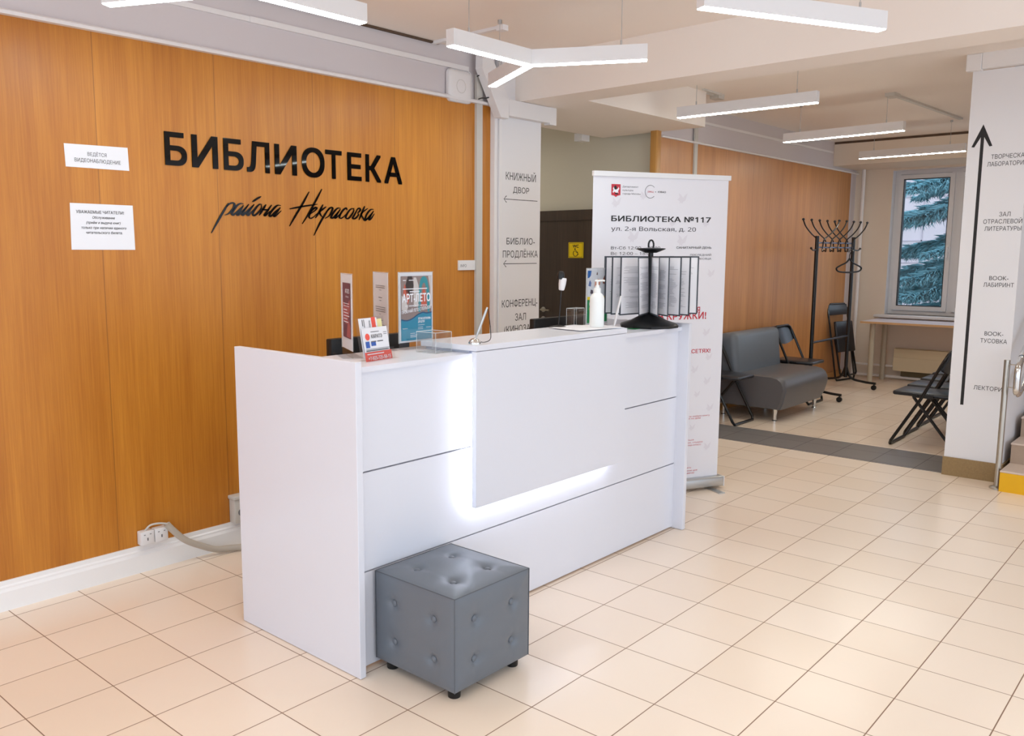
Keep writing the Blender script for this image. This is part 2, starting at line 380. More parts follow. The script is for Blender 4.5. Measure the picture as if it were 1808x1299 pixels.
struct('trim_19', MB().box(2.5, 4.02, 3.935, 3.956, ZC - .012, ZC - .001), mat('shadow_gap', '#5a4636', 0.8), label='dark strip painting the shadow joint between the upper wall and the lobby ceiling')  # brown strip stands in for the shade in this gap
# column with arrows
struct('wall_column', MB().box(4.588, 5.02, 3.90, 6.0, 0, ZC), M_pillar, label='white column lettered with direction arrows')
colw = bpy.data.objects['wall_column']
mb = MB(); o = Vector((0, 3.90, 0)); TH = 0.0
for body, x0, x1, z, h in (('КНИЖНЫЙ', 4.634, 4.966, 2.058, .052), ('ДВОР', 4.713, 4.891, 1.973, .04), ('БИБЛИО-', 4.645, 4.962, 1.616, .045), ('ПРОДЛЁНКА', 4.606, 4.998, 1.525, .048),
                           ('КОНФЕРЕНЦ-', 4.60, 5.0, 1.178, .051), ('ЗАЛ', 4.746, 4.868, 1.078, .051), ('(КИНОЗАЛ)', 4.627, 4.985, .995, .05)):
    mb.text(body, o + Vector((x0, 0, z)), X_, Z_, w=x1 - x0, h=h, bold=TH)
obj('lettering', mb, M_ink, colw)
for z in (1.9255, 1.482):
    mb = MB().rect(4.618, 4.988, z - .0022, z + .0022, o, X_, Z_)
    for sgn in (1, -1): mb.flat([(4.616, z), (4.645, z + sgn * .021), (4.640, z + sgn * .025), (4.612, z)][::sgn], o, X_, Z_)
    obj('arrow', mb, M_ink, colw)
# trunking and hatch over the column
struct('trim_7', MB().box(4.60, 5.055, 3.845, 3.90, 2.475, 2.582), M_white, label='white trunking duct across the top of the lettered column')
struct('trim_8', MB().box(5.057, 5.135, 3.85, 3.90, 2.465, 2.585), M_white, label='white end cap of the trunking duct')
mb = MB().prism([(4.325, 2.745), (4.515, 2.455), (4.597, 2.455), (4.60, 2.575), (4.44, 2.80), (4.44, ZC), (4.33, ZC)], (0, 3.905, 0), X_, Z_, 0.06)
struct('trim_9', mb, M_white, label='white diagonal trunking running down to the column')
th = thing('access_hatch', 'white rounded square hatch cover with a round mark above the veneer', 'hatch cover', (4.2, 3.95, 2.62))
mb = MB().rbox(4.09, 4.312, 3.915, 3.956, 2.52, 2.724, .03, 3); obj('cover', mb, M_white, th)
mb = MB().tube([(4.20 + .042 * math.cos(a * PI / 12), 3.9145, 2.62 + .042 * math.sin(a * PI / 12)) for a in range(24)], .0012, 6, close=True); obj('ring', mb, M_plg, th)
tag(obj('loose_wire', MB().tube(smooth_path([(4.335, 3.90, 2.70), (4.38, 3.89, 2.715), (4.43, 3.885, 2.69), (4.46, 3.88, 2.62), (4.44, 3.885, 2.58), (4.37, 3.89, 2.565), (4.34, 3.89, 2.555)], 6), .004, 6), M_blk), 'loose black wire ends at the top of the vertical trunking', 'wire')
# passage with the wc door
struct('wall_passage', MB().box(6.75, 6.9, 3.95, 6.6, 0, ZC), M_grey, label='greige wall of the passage holding the dark door')
struct('wall_passage_back', MB().box(4.6, 6.75, 6.3, 6.5, 0, ZC), M_grey)
struct('wall_waiting', MB().box(6.62, 11.9, 3.905, 3.945, 0, ZC), M_wallw, label='white painted band above the waiting area panelling')
struct('wall_waiting_panelling', MB().box(6.672, 11.29, 3.895, 3.906, 0.05, 2.535), M_wood2, label='brown wood veneer panelling behind the grey sofa')
struct('trim_10', MB().rbox(6.60, 6.674, 3.885, 3.955, 0, 2.60, .012, 3), M_trimwood, label='pale wood end post of the waiting area panelling')
struct('trim_11', MB().prism([(3.906, 2.535), (3.875, 2.535), (3.875, 2.55), (3.906, 2.562)], (6.68, 0, 0), Y_, Z_, 4.83), M_white, label='thin white ledge above the waiting area panelling')
struct('trim_12', MB().box(7.25, 7.305, 3.88, 3.896, 0, 2.72), M_plg, label='vertical white trunking on the waiting area panelling')
struct('trim_13', MB().box(7.31, 10.66, 3.896, 3.906, 2.726, 2.748), M_white, label='white trunking along the waiting area upper wall')
struct('baseboard_waiting', MB().box(6.68, 11.3, 3.878, 3.896, 0, .08), M_trimwood)
d1 = struct('door_1', MB().box(6.715, 6.745, 4.40, 5.235, 0, 1.955), M_door, label='dark brown wc door with a yellow sign')
mb = MB().tube([(6.70, 5.155, 1.01), (6.665, 5.155, 1.01), (6.66, 5.145, 1.01), (6.66, 5.05, 1.008)], .009, 8).lathe((6.712, 5.155, 1.01), [(.026, 0), (.026, .008), (.01, .012)], 16, M=Matrix.Rotation(-PI / 2, 3, 'Y'))
obj('door_handle', mb, M_steel, d1, ); obj('lock_rosette', MB().lathe((6.712, 5.155, .918), [(.026, 0), (.026, .008), (.012, .014)], 16, M=Matrix.Rotation(-PI / 2, 3, 'Y')), M_steel, d1)
obj('top_rail', MB().box(6.70, 6.716, 4.40, 5.235, 1.86, 1.955), M_door, d1)
sg = thing('wc_sign', 'yellow accessible toilet sign stuck on the dark door', 'sign', (6.712, 4.78, 1.58))
fr = Vector((6.712, 0, 0)); RY = Vector((0, -1, 0))
obj('plate', MB().rbox(6.708, 6.713, 4.697, 4.868, 1.51, 1.655, .002, 1), M_sign, sg)
mb = MB(); so = Vector((6.7075, 4.868, 1.51))
for a0, a1, b0, b1 in ((.008, .163, .006, .009), (.008, .163, .136, .139), (.008, .011, .006, .139), (.16, .163, .006, .139)): mb.rect(a0, a1, b0, b1, so, RY, Z_)
mb.text('WC', so + RY * .085 + Z_ * .095, RY, Z_, w=.07, h=.03, bold=.03, align='C')
mb.lathe(so + RY * .078 + Z_ * .083 - X_ * .0, [(.007, 0), (.007, .0008)], 12, M=Matrix.Rotation(-PI / 2, 3, 'Y'))
mb.flat([(.074, .076), (.082, .076), (.086, .052), (.102, .05), (.112, .027), (.118, .03), (.108, .058), (.09, .058), (.088, .064), (.10, .064), (.10, .068), (.087, .069)], so, RY, Z_)
mb.tube([so + RY * (.084 + .026 * math.cos(a)) + Z_ * (.042 + .026 * math.sin(a)) - X_ * .0006 for a in [2.0 + i * .33 for i in range(13)]], .003, 5)
obj('pictogram', mb, M_ink, sg)
tag(obj('ceiling_spotlight', MB().box(6.40, 6.52, 4.52, 4.60, 2.535, 2.60), M_plast), 'small white box fixed under the edge of the dropped ceiling', 'ceiling fixture')

# far wall with the window
XW = 11.5
wz0, wz1, wy0, wy1 = 0.80, 2.56, -1.2, 3.47
mb = MB().box(XW, XW + .35, wy1, 6.0, 0, ZC).box(XW, XW + .35, -4.5, wy0, 0, ZC).box(XW, XW + .35, wy0, wy1, 0, wz0).box(XW, XW + .35, wy0, wy1, wz1, ZC)
struct('wall_far', mb, M_far, label='cream wall around the window')
struct('trim_14', MB().box(10.70, XW, -4.5, 3.905, 2.585, ZC), M_far, label='lowered cream beam above the window')
struct('trim_15', MB().box(10.695, 10.70, -4.5, 3.9, ZC - .03, ZC - .005), mat('shadow_gap', '#5a4636', 0.8), label='dark joint between ceiling and window beam')
struct('trim_16', MB().tube([(11.40, 3.78, 0), (11.40, 3.78, 2.585)], .022, 12), M_white, label='white heating riser pipe in the corner')
struct('trim_17', MB().tube([(11.40, 3.78, .165), (11.40, 3.2, .165)], .014, 10).tube([(11.42, 3.78, .03), (11.42, -1.0, .03)], .02, 10), M_white, label='white heating pipes along the foot of the window wall')
w1 = struct('window_1', MB().box(XW + .11, XW + .17, 2.73, 2.84, wz0 + .05, wz1 - .05).box(XW + .11, XW + .17, wy0, wy1, wz1 - .05, wz1).box(XW + .11, XW + .17, wy0, wy1, wz0, wz0 + .05).box(XW + .11, XW + .17, wy1 - .06, wy1, wz0 + .05, wz1 - .05).box(XW + .11, XW + .17, wy0, wy0 + .06, wz0 + .05, wz1 - .05).box(XW + .11, XW + .17, 1.10, 1.2, wz0 + .05, wz1 - .05), M_upvc, label='white framed window with the spruce outside')
def sash(y0, y1):
    z0, z1 = wz0 + .055, wz1 - .055; t = .055; a, b = XW + .085, XW + .145
    f = obj('window_frame', MB().box(a, b, y0, y1, z0, z0 + t).box(a, b, y0, y1, z1 - t, z1).box(a, b, y0, y0 + t, z0 + t, z1 - t).box(a, b, y1 - t, y1, z0 + t, z1 - t), M_upvc, w1)
    g = .004; c, e = a - .002, b + .002
    obj('gasket', MB().box(c, e, y0 + t - g, y1 - t + g, z0 + t - g, z0 + t + g).box(c, e, y0 + t - g, y1 - t + g, z1 - t - g, z1 - t + g).box(c, e, y0 + t - g, y0 + t + g, z0 + t, z1 - t).box(c, e, y1 - t - g, y1 - t + g, z0 + t, z1 - t), M_blk, f)
    obj('pane', MB().box(XW + .115, XW + .121, y0 + t, y1 - t, z0 + t, z1 - t), M_acr, f)
    obj('handle', MB().tube([(a - .02, y0 + .025, 1.62), (a - .045, y0 + .025, 1.62), (a - .045, y0 + .025, 1.50)], .009, 8).box(a - .02, a, y0 + .012, y0 + .038, 1.57, 1.65), M_plast, f)
obj('reveal', MB().box(XW - .004, XW + .11, wy1 - .006, wy1 - .001, wz0, wz1 - .001).box(XW - .004, XW + .11, wy0, wy1 - .006, wz1 - .006, wz1 - .001), M_upvc, w1)
sash(2.80, 3.415); sash(1.18, 2.75); sash(-1.15, 1.12)
struct('window_sill', MB().rbox(XW - .16, XW + .12, wy0 - .1, wy1 + .08, .765, .80, .01, 2), M_upvc, w1)
tag(obj('neighbouring_building', MB().box(24, 24.4, -4, 22, -2, 12), mat('facade_brick', '#d9cdd2', 0.8, var=(3, 0.12))), 'pale building wall far outside the window', 'building')
fac = bpy.data.objects['neighbouring_building']
mb = MB()
for k in range(26):
    z = -2 + k * .55; mb.box(23.985, 24.0, -4, 22, z, z + .03)
for k in range(48):
    y = -4 + k * .55; mb.box(23.985, 24.0, y, y + .03, -2, 12)
obj('tile_joints', mb, mat('joint_grey', '#bdb2ba', 0.8), fac)
struct('ground', MB().add([(11.9, -12, -.35), (40, -12, -.35), (40, 30, -.35), (11.9, 30, -.35)], [(0, 1, 2, 3)]), mat('outdoor_ground', '#7f8578', 0.9))
# right: lettered pillar, stairs, walls
struct('wall_pillar', MB().box(6.70, 7.10, 1.205, 1.56, .0, 2.76), M_pillar, label='white pillar lettered with an upward arrow')
pil = bpy.data.objects['wall_pillar']
struct('baseboard_pillar', MB().box(6.685, 7.11, 1.195, 1.565, 0, .13), M_cork)
o = Vector((6.70, 0, 0)); mb = MB()
def ptxt(body, y0, y1, z, h): mb.text(body, o + Vector((0, y0, z)), RY, Z_, w=y0 - y1, h=h)
for body, y0, y1, z in (('ТВОРЧЕСКАЯ', 1.414, 1.205, 2.179), ('ЛАБОРАТОРИЯ', 1.434, 1.206, 2.131), ('ЗАЛ', 1.340, 1.275, 1.80), ('ОТРАСЛЕВОЙ', 1.430, 1.206, 1.753), ('ЛИТЕРАТУРЫ', 1.420, 1.2065, 1.706),
                        ('BOOK-', 1.368, 1.256, 1.377), ('ЛАБИРИНТ', 1.40, 1.222, 1.331), ('BOOK-', 1.37, 1.259, 1.002), ('ТУСОВКА', 1.392, 1.234, .952), ('ЛЕКТОРИЙ', 1.41, 1.212, .626)):
    ptxt(body, y0, y1, z, .029)
obj('lettering', mb, M_ink, pil)
mb = MB().rect(-1.484, -1.464, .51, 2.37, o, RY, Z_)
for sgn in (1, -1): mb.flat([(-1.474, 2.41), (-1.474 + sgn * .062, 2.265), (-1.474 + sgn * .045, 2.262), (-1.474, 2.345)][::-sgn], o, RY, Z_, .0009 + sgn * .0002)
obj('arrow', mb, M_ink, pil)
struct('trim_18', MB().rbox(6.64, 6.70, 1.50, 1.592, 2.757, ZC, .004, 1).box(6.645, 6.70, 1.215, 1.498, 2.765, ZC), M_white, label='white trunking across the top of the lettered pillar')
mb = MB()
for k in range(8): mb.box(6.46 + k * .28, 9.5, -.6, 1.165, k * .14, (k + 1) * .14 - .012)
st = struct('stairs', mb, mat('stair_riser', '#b39b86', 0.6, var=(14, .2)), label='stairs rising beside the lettered pillar')
for k in range(8): obj('tread', MB().rbox(6.452 + k * .28, 6.76 + k * .28, -.6, 1.168, (k + 1) * .14 - .014, (k + 1) * .14, .003, 1), M_stair, st)
obj('yellow_riser', MB().box(6.452, 6.46, -.6, 1.166, 0, .127), M_yel, st)
struct('wall_stair', MB().box(7.10, 9.6, 1.205, 1.4, 0, ZC), M_pillar)
struct('wall_right', MB().box(9.5, 9.7, -2.0, 1.205, 0, ZC).box(6.7, 9.7, -2.2, -2.0, 0, ZC), M_wallw)
hr = thing('handrail_post', 'brushed steel handrail post standing beside the yellow step', 'handrail post', (6.52, 1.19, 0))
obj('post', MB().tube([(6.52, 1.19, .012), (6.52, 1.19, .865)], .0185, 16), M_steel, hr); obj('base_flange', MB().lathe((6.52, 1.19, 0), [(.045, 0), (.045, .01), (.03, .016), (.024, .02)], 20), M_steel, hr)
for z in (.84, .69): obj('bracket', MB().tube([(6.52, 1.19, z - .005), (6.485, 1.122, z)], .004, 8), M_chrome, hr)
mb = MB().tube(smooth_path([(8.2, 1.118, 1.73), (6.75, 1.118, 0.975), (6.56, 1.118, 0.878), (6.49, 1.118, 0.835), (6.468, 1.118, .79), (6.468, 1.118, .715), (6.478, 1.118, .665), (6.53, 1.118, .645), (6.62, 1.118, .672), (6.75, 1.118, .735), (8.2, 1.118, 1.46)], 6), .02, 14)
tag(obj('handrail', mb, M_chrome), 'polished steel double handrail with a rounded end by the stairs', 'handrail')

# ------------------------------------------------------------------ wall lettering and notices
WY = 3.945
LET = [('Б', 2.138, 2.254), ('И', 2.281, 2.426), ('Б', 2.459, 2.575), ('Л', 2.595, 2.735), ('И', 2.768, 2.911), ('О', 2.945, 3.101), ('Т', 3.109, 3.225), ('Е', 3.267, 3.372), ('К', 3.405, 3.526), ('А', 3.552, 3.696)]
pos = ['first', 'second', 'third', 'fourth', 'fifth', 'sixth', 'seventh', 'eighth', 'ninth', 'last']
nm = {'Б': 'Be', 'И': 'I', 'Л': 'El', 'О': 'O', 'Т': 'Te', 'Е': 'Ye', 'К': 'Ka', 'А': 'A'}
for i, (ch, x0, x1) in enumerate(LET):
    t = i / 9; z = 1.981 - .005 * t
    mb = MB().text(ch, (x0, WY, z), X_, Z_, w=x1 - x0, h=(.151 if ch != 'О' else .151), bold=.022, d=.001, depth=.004, res=8)
    tag(obj('sign_letter', mb, M_black), 'glossy black letter %s, %s letter of the big word on the veneer wall' % (ch, pos[i]), 'sign letter', 'black letters of the word on the veneer wall')
W1=[[(2.477,1.81),(2.448,1.769),(2.413,1.719),(2.372,1.656)],[(2.464,1.789),(2.485,1.808),(2.506,1.812),(2.512,1.804),(2.505,1.786),(2.489,1.768),(2.47,1.754),(2.452,1.749)],[(2.566,1.809),(2.55,1.811),(2.529,1.801),(2.51,1.78),(2.495,1.757),(2.501,1.751),(2.514,1.758),(2.541,1.781),(2.566,1.802)],[(2.566,1.802),(2.549,1.779),(2.527,1.756),(2.53,1.751),(2.543,1.759),(2.57,1.782),(2.598,1.809)],[(2.598,1.809),(2.573,1.78),(2.556,1.757),(2.56,1.752),(2.575,1.762),(2.605,1.788),(2.631,1.81)],[(2.631,1.81),(2.605,1.781),(2.587,1.758),(2.592,1.752),(2.604,1.761),(2.626,1.782)],[(2.62,1.822),(2.65,1.84),(2.676,1.853)],[(2.68,1.811),(2.663,1.811),(2.64,1.791),(2.623,1.768),(2.623,1.753),(2.636,1.755),(2.658,1.772),(2.676,1.795),(2.675,1.809)],[(2.705,1.812),(2.683,1.784),(2.66,1.753)],[(2.675,1.786),(2.692,1.784),(2.722,1.786)],[(2.74,1.811),(2.716,1.783),(2.693,1.757),(2.702,1.756),(2.73,1.779)],[(2.799,1.81),(2.779,1.811),(2.759,1.798),(2.733,1.772),(2.724,1.754),(2.735,1.753),(2.764,1.778),(2.796,1.8)],[(2.796,1.8),(2.775,1.778),(2.752,1.755),(2.763,1.754),(2.801,1.783)]]
W2=[[(2.99,1.893),(2.941,1.822),(2.892,1.757),(2.852,1.701)],[(3.079,1.912),(3.033,1.844),(2.987,1.778),(2.938,1.716)],[(2.856,1.795),(2.941,1.811),(3.047,1.828)],[(2.994,1.772),(3.031,1.794),(3.041,1.807),(3.028,1.808),(3.002,1.787),(2.986,1.76),(2.995,1.748),(3.015,1.755),(3.046,1.779)],[(3.085,1.827),(3.057,1.786),(3.03,1.75)],[(3.107,1.816),(3.084,1.802),(3.061,1.786),(3.068,1.768),(3.084,1.754)],[(3.13,1.812),(3.09,1.763),(3.059,1.721),(3.016,1.653)],[(3.106,1.784),(3.137,1.811),(3.153,1.811),(3.148,1.795),(3.128,1.767),(3.096,1.75)],[(3.211,1.811),(3.187,1.81),(3.16,1.786),(3.14,1.757),(3.155,1.756),(3.183,1.781),(3.21,1.806)],[(3.21,1.806),(3.182,1.775),(3.167,1.755),(3.182,1.76),(3.214,1.785)],[(3.258,1.802),(3.254,1.814),(3.234,1.805),(3.21,1.779),(3.202,1.758),(3.221,1.757),(3.257,1.784)],[(3.314,1.814),(3.286,1.809),(3.257,1.78),(3.249,1.759),(3.268,1.756),(3.297,1.782),(3.31,1.804),(3.302,1.813)],[(3.342,1.817),(3.317,1.782),(3.3,1.757),(3.321,1.758),(3.345,1.779),(3.337,1.788)],[(3.337,1.788),(3.358,1.805),(3.352,1.817),(3.33,1.807)],[(3.393,1.83),(3.37,1.79),(3.347,1.748)],[(3.416,1.818),(3.366,1.786),(3.378,1.763),(3.394,1.746),(3.413,1.758)],[(3.462,1.814),(3.437,1.811),(3.407,1.782),(3.396,1.754),(3.413,1.758),(3.44,1.783),(3.462,1.804)],[(3.462,1.804),(3.436,1.774),(3.425,1.752),(3.444,1.762),(3.468,1.789)]]
for W, lb in ((W1, 'left black script word under the big letters, with a long slanted tail'), (W2, 'right black script word under the big letters, beginning with a tall capital')):
    mb = MB()
    for s_ in W: mb.stroke(s_, .0108, (0, WY, 0), X_, Z_, .005, ext=.004)
    tag(obj('script_lettering', mb, M_black), lb, 'lettering')
def notice(name, label, quad, lines, mt=M_ink):
    t = thing(name, label, 'notice', (quad[0][0], WY, quad[0][1]))
    mb = MB().prism([quad[3], quad[2], quad[1], quad[0]], (0, WY - .001, 0), X_, Z_, .0012); obj('sheet', mb, M_paper, t)
    mb = MB()
    for body, x, z, w, h, b, sh in lines: mb.text(body, (x, WY - .0024, z), X_, Z_, w=w, h=h, align='C', bold=b, shear=sh)
    obj('printing', mb, mt, t); return t
notice('wall_notice', 'small white landscape sheet about video surveillance on the veneer', [(1.661, 2.036), (1.953, 2.041), (1.956, 1.936), (1.664, 1.936)],
       [('ВЕДЁТСЯ', 1.807, 1.99, .087, .016, 0, 0), ('ВИДЕОНАБЛЮДЕНИЕ', 1.81, 1.961, .212, .0165, 0, 0)])
notice('wall_notice', 'larger white sheet addressing readers, below the surveillance notice', [(1.672, 1.778), (1.964, 1.777), (1.966, 1.571), (1.668, 1.571)],
       [('УВАЖАЕМЫЕ ЧИТАТЕЛИ!', 1.808, 1.734, .222, .0135, .01, 0), ('Обслуживание', 1.822, 1.711, .105, .0115, .01, .25), ('(приём и выдача книг)', 1.82, 1.688, .16, .0115, .01, .25),
        ('только при наличии единого', 1.822, 1.665, .21, .0115, .01, .25), ('читательского билета.', 1.822, 1.643, .17, .0115, .01, .25)])
t = thing('info_plate', 'small white INFO plate beside the vertical trunking', 'sign', (4.2, WY, 1.44))
obj('plate', MB().box(4.197, 4.358, WY - .012, WY, 1.443, 1.508), M_plast, t); obj('lettering', MB().text('INFO', (4.212, WY - .0122, 1.463), X_, Z_, w=.058, h=.02), M_inkg, t)
# sockets and hose
t = thing('double_socket', 'white double cable outlet hanging loose above the skirting', 'socket', (1.97, 3.93, .14))
for x in (1.9, 1.973):
    p = obj('socket_box', MB().rbox(x, x + .068, 3.895, 3.94, .142, .21, .005, 2), M_plast, t)
    obj('port', MB().box(x + .03, x + .036, 3.8935, 3.896, .164, .178).box(x + .014, x + .022, 3.8935, 3.896, .193, .196).box(x + .044, x + .052, 3.8935, 3.896, .193, .196), M_inkg, p)
obj('cable', MB().tube(smooth_path([(1.925, 3.915, .205), (1.955, 3.91, .232), (2.0, 3.905, .233), (2.04, 3.90, .222)], 5), .005, 8), M_plg, t)
mb = MB().tube(smooth_path([(2.035, 3.895, .222), (2.06, 3.89, .19), (2.12, 3.885, .125), (2.2, 3.88, .075), (2.29, 3.875, .032), (2.37, 3.86, .022), (2.47, 3.80, .02), (2.6, 3.70, .02)], 8), .0165, 12)
tag(obj('cable_hose', mb, mat('hose_grey', '#b7ada0', 0.6, bump=(500, 0.2))), 'grey corrugated cable hose running from the sockets to behind the desk', 'cable hose')
t = thing('power_socket', 'white socket box on the skirting just behind the desk side', 'socket', (2.44, 3.93, .13))
obj('socket_box', MB().rbox(2.418, 2.50, 3.89, 3.945, .132, .262, .005, 2), M_plg, t); obj('cover', MB().rbox(2.41, 2.508, 3.882, 3.945, .262, .282, .005, 2), M_plg, t)
obj('port', MB().lathe((2.458, 3.892, .19), [(.02, 0), (.02, .004)], 16, M=Matrix.Rotation(PI / 2, 3, 'X')), M_inkg, t)

# ------------------------------------------------------------------ lamps
def bar_mesh(mb_h, mb_d, A, B, zb, w=.05, h=.075):
    A, B = Vector((*A, 0)), Vector((*B, 0)); d = (B - A); L = d.length; d.normalize(); n = Vector((-d.y, d.x, 0)); M = Matrix((d, n, Z_)).transposed(); c = (A + B) / 2
    mb_h.obox(c + Z_ * (zb + .004 + h / 2), L, w, h, M); mb_d.obox(c + Z_ * (zb + .003), L - .008, w - .004, .006, M)
def cable(mb, x, y, z0, z1): mb.tube([(x, y, z0), (x, y, z1)], .0018, 6).tube([(x, y, z0), (x, y, z0 + .028)], .005, 8).lathe((x, y, z1 - .02), [(.012, 0), (.012, .02)], 12)
def y_lamp(cx, cy, label, zb=2.52, L=.6, angs=(180, 60, -60), rod=None):
    t = thing('pendant_lamp', label, 'ceiling lamp', (cx, cy, zb), 0, 'white LED pendant lamps')
    h = MB(); d = MB()
    for a in angs:
        e = (cx + L * math.cos(math.radians(a)), cy + L * math.sin(math.radians(a))); bar_mesh(h, d, (cx, cy), e, zb)
    obj('housing', h, M_plast, t); obj('diffuser', d, M_led, t)
    for a in angs:
        k = .78; m = MB(); cable(m, cx + L * k * math.cos(math.radians(a)), cy + L * k * math.sin(math.radians(a)), zb + .079, ZC); obj('suspension_wire', m, M_alu, t)
def bar_lamp(A, B, label, zb, m=None, k=(.14, .86), ends=True):
    t = thing('linear_lamp', label, 'ceiling lamp', ((A[0] + B[0]) / 2, (A[1] + B[1]) / 2, zb), 0, 'white LED pendant lamps')
    h = MB(); d = MB(); bar_mesh(h, d, A, B, zb); obj('housing', h, M_plast, t); obj('diffuser', d, m or M_led, t)
    for f in k:
        q = MB(); cable(q, A[0] + (B[0] - A[0]) * f, A[1] + (B[1] - A[1]) * f, zb + .079, ZC); obj('suspension_wire', q, M_alu, t)
y_lamp(3.646, 2.912, 'white three-armed LED pendant hanging above the desk')
y_lamp(1.915, 2.912, 'white three-armed LED pendant cut by the upper left edge of the photo', angs=(0, 116.5, 240))
bar_lamp((3.264, 1.745), (4.127, 1.328), 'straight white LED pendant at the upper right edge of the photo', 2.52)
bar_lamp((5.93, 3.32), (5.96, 2.30), 'straight white LED pendant just behind the ceiling beam, nearest of the waiting area row', 2.55, M_ledw)
bar_lamp((7.875, 3.325), (7.78, 2.285), 'straight white LED pendant in the middle of the waiting area row', 2.55, M_ledw)
bar_lamp((9.785, 3.30), (9.73, 2.28), 'straight white LED pendant nearest the window', 2.55, M_ledw)
y_lamp(0.2, 2.3, 'unseen white three-armed LED pendant added left of the camera', angs=(0, 120, 240))  # pendants around the camera are unseen, added for the room's light
y_lamp(0.7, 0.5, 'unseen white three-armed LED pendant added above the camera', angs=(180, 60, -60))
y_lamp(3.5, -1.7, 'unseen white three-armed LED pendant added right of the camera', angs=(0, 120, 240))
y_lamp(0.2, -1.8, 'unseen white three-armed LED pendant added behind the camera', angs=(180, 60, -60))
bar_lamp((5.95, .2), (5.98, -.8), 'unseen straight white LED pendant added beside the stairs', 2.55)  # also out of view, added to help light the lobby
bar_lamp((7.85, .2 + 1.5), (7.80, .75), 'straight white LED pendant behind the lettered pillar', 2.55, M_ledw)
bar_lamp((5.9, 5.1), (5.9, 6.1), 'unseen straight white LED pendant added to light the passage behind the dropped ceiling box', 2.62, mat('led_diffuser_added', '#ffffff', .5, emit=(1.0, .95, .82, 1), es=LAMP_E * .9))  # unseen lamp, added to brighten the passage wall and door
# cable raceways on the ceilings
tag(obj('cable_raceway', MB().box(3.965, 3.995, 3.40, 3.95, ZC - .018, ZC).box(3.955, 4.005, 3.36, 3.41, ZC - .03, ZC), M_white), 'white cable raceway on the lobby ceiling above the three-armed lamp', 'cable raceway')
mb = MB(); A, B = Vector((7.80, 2.40, ZC - .009)), Vector((9.646, 2.32, ZC - .009)); mb.obox((A + B) / 2, (B - A).length, .035, .018, Matrix.Rotation(math.atan2(-.08, 1.846), 3, 'Z')); mb.box(7.74, 7.88, 2.36, 2.44, ZC - .03, ZC)
tag(obj('cable_raceway', mb, M_plg), 'white cable raceway running across the waiting area ceiling towards the window', 'cable raceway')
tag(obj('cable_raceway', MB().box(6.55, 6.86, 3.44, 3.46, ZC - .015, ZC).box(6.82, 6.92, 3.45, 3.53, ZC - .04, ZC).obox((6.7, 3.52, ZC - .008), .34, .02, .015, Matrix.Rotation(-.15, 3, 'Z')), M_plg), 'small white junction box with raceways behind the dropped ceiling box', 'cable raceway')

# ------------------------------------------------------------------ reception desk
dk = thing('reception_desk', 'long white reception desk with a glowing raised front panel', 'reception desk', (3.13, 2.7, 0))
obj('side_panel', MB().rbox(1.935, 1.963, 2.31, 3.075, 0.002, 1.178, .0015, 1), M_lam, dk); obj('side_panel', MB().rbox(4.30, 4.33, 2.297, 3.075, 0.002, 1.174, .0015, 1), M_lam, dk)
for z0, z1 in ((.012, .377), (.383, .757), (.763, 1.133)): obj('front_board', MB().box(1.963, 4.30, 2.362, 2.38, z0, z1), M_lam, dk)
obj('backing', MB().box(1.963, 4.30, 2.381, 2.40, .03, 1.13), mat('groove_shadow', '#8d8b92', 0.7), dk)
obj('counter_top', MB().box(1.963, 4.30, 2.342, 2.70, 1.133, 1.153), M_lam, dk)
obj('raised_top', MB().rbox(2.556, 3.672, 2.298, 2.62, 1.165, 1.188, .0015, 1), M_lam, dk)
obj('raised_top_base', MB().box(2.58, 3.65, 2.36, 2.61, 1.153, 1.165), M_lam, dk)
obj('hanging_panel', MB().rbox(2.556, 3.672, 2.30, 2.325, .515, 1.1625, .0015, 1), M_lam, dk)
obj('led_strip', MB().box(2.562, 2.570, 2.327, 2.333, .53, 1.12).box(2.57, 3.60, 2.327, 2.333, .522, .530), M_strip_led, dk, )['label'] = 'cold white glowing LED strip'
obj('led_strip', MB().box(3.655, 3.660, 2.327, 2.331, .6, 1.10), mat('led_strip_dim', '#ffffff', .5, emit=(.86, .91, 1, 1), es=2.5), dk)
for x in (2.7, 3.5): obj('panel_spacer', MB().box(x, x + .05, 2.325, 2.362, .6, 1.1), M_lam, dk)
obj('worktop', MB().box(1.963, 4.30, 2.40, 3.06, .725, .75), M_lam, dk)
def monitor(x0, x1, y, ztop, label):
    t = thing('monitor', label, 'monitor', ((x0 + x1) / 2, y, .75))
    xc = (x0 + x1) / 2
    obj('case', MB().rbox(x0, x1, y - .02, y + .02, ztop - .33, ztop, .006, 2), M_blk, t)
    obj('stand', MB().box(xc - .03, xc + .03, y - .04, y - .02, .76, ztop - .15).rbox(xc - .11, xc + .11, y - .09, y + .07, .75, .765, .006, 2), M_blk, t)
    obj('screen', MB().box(x0 + .015, x1 - .015, y + .02, y + .0215, ztop - .31, ztop - .015), M_blk, t)
monitor(2.30, 2.76, 2.92, 1.192, 'black computer monitor behind the desk between the acrylic stands')
monitor(3.70, 4.22, 2.92, 1.200, 'black computer monitor behind the desk below the dark door')

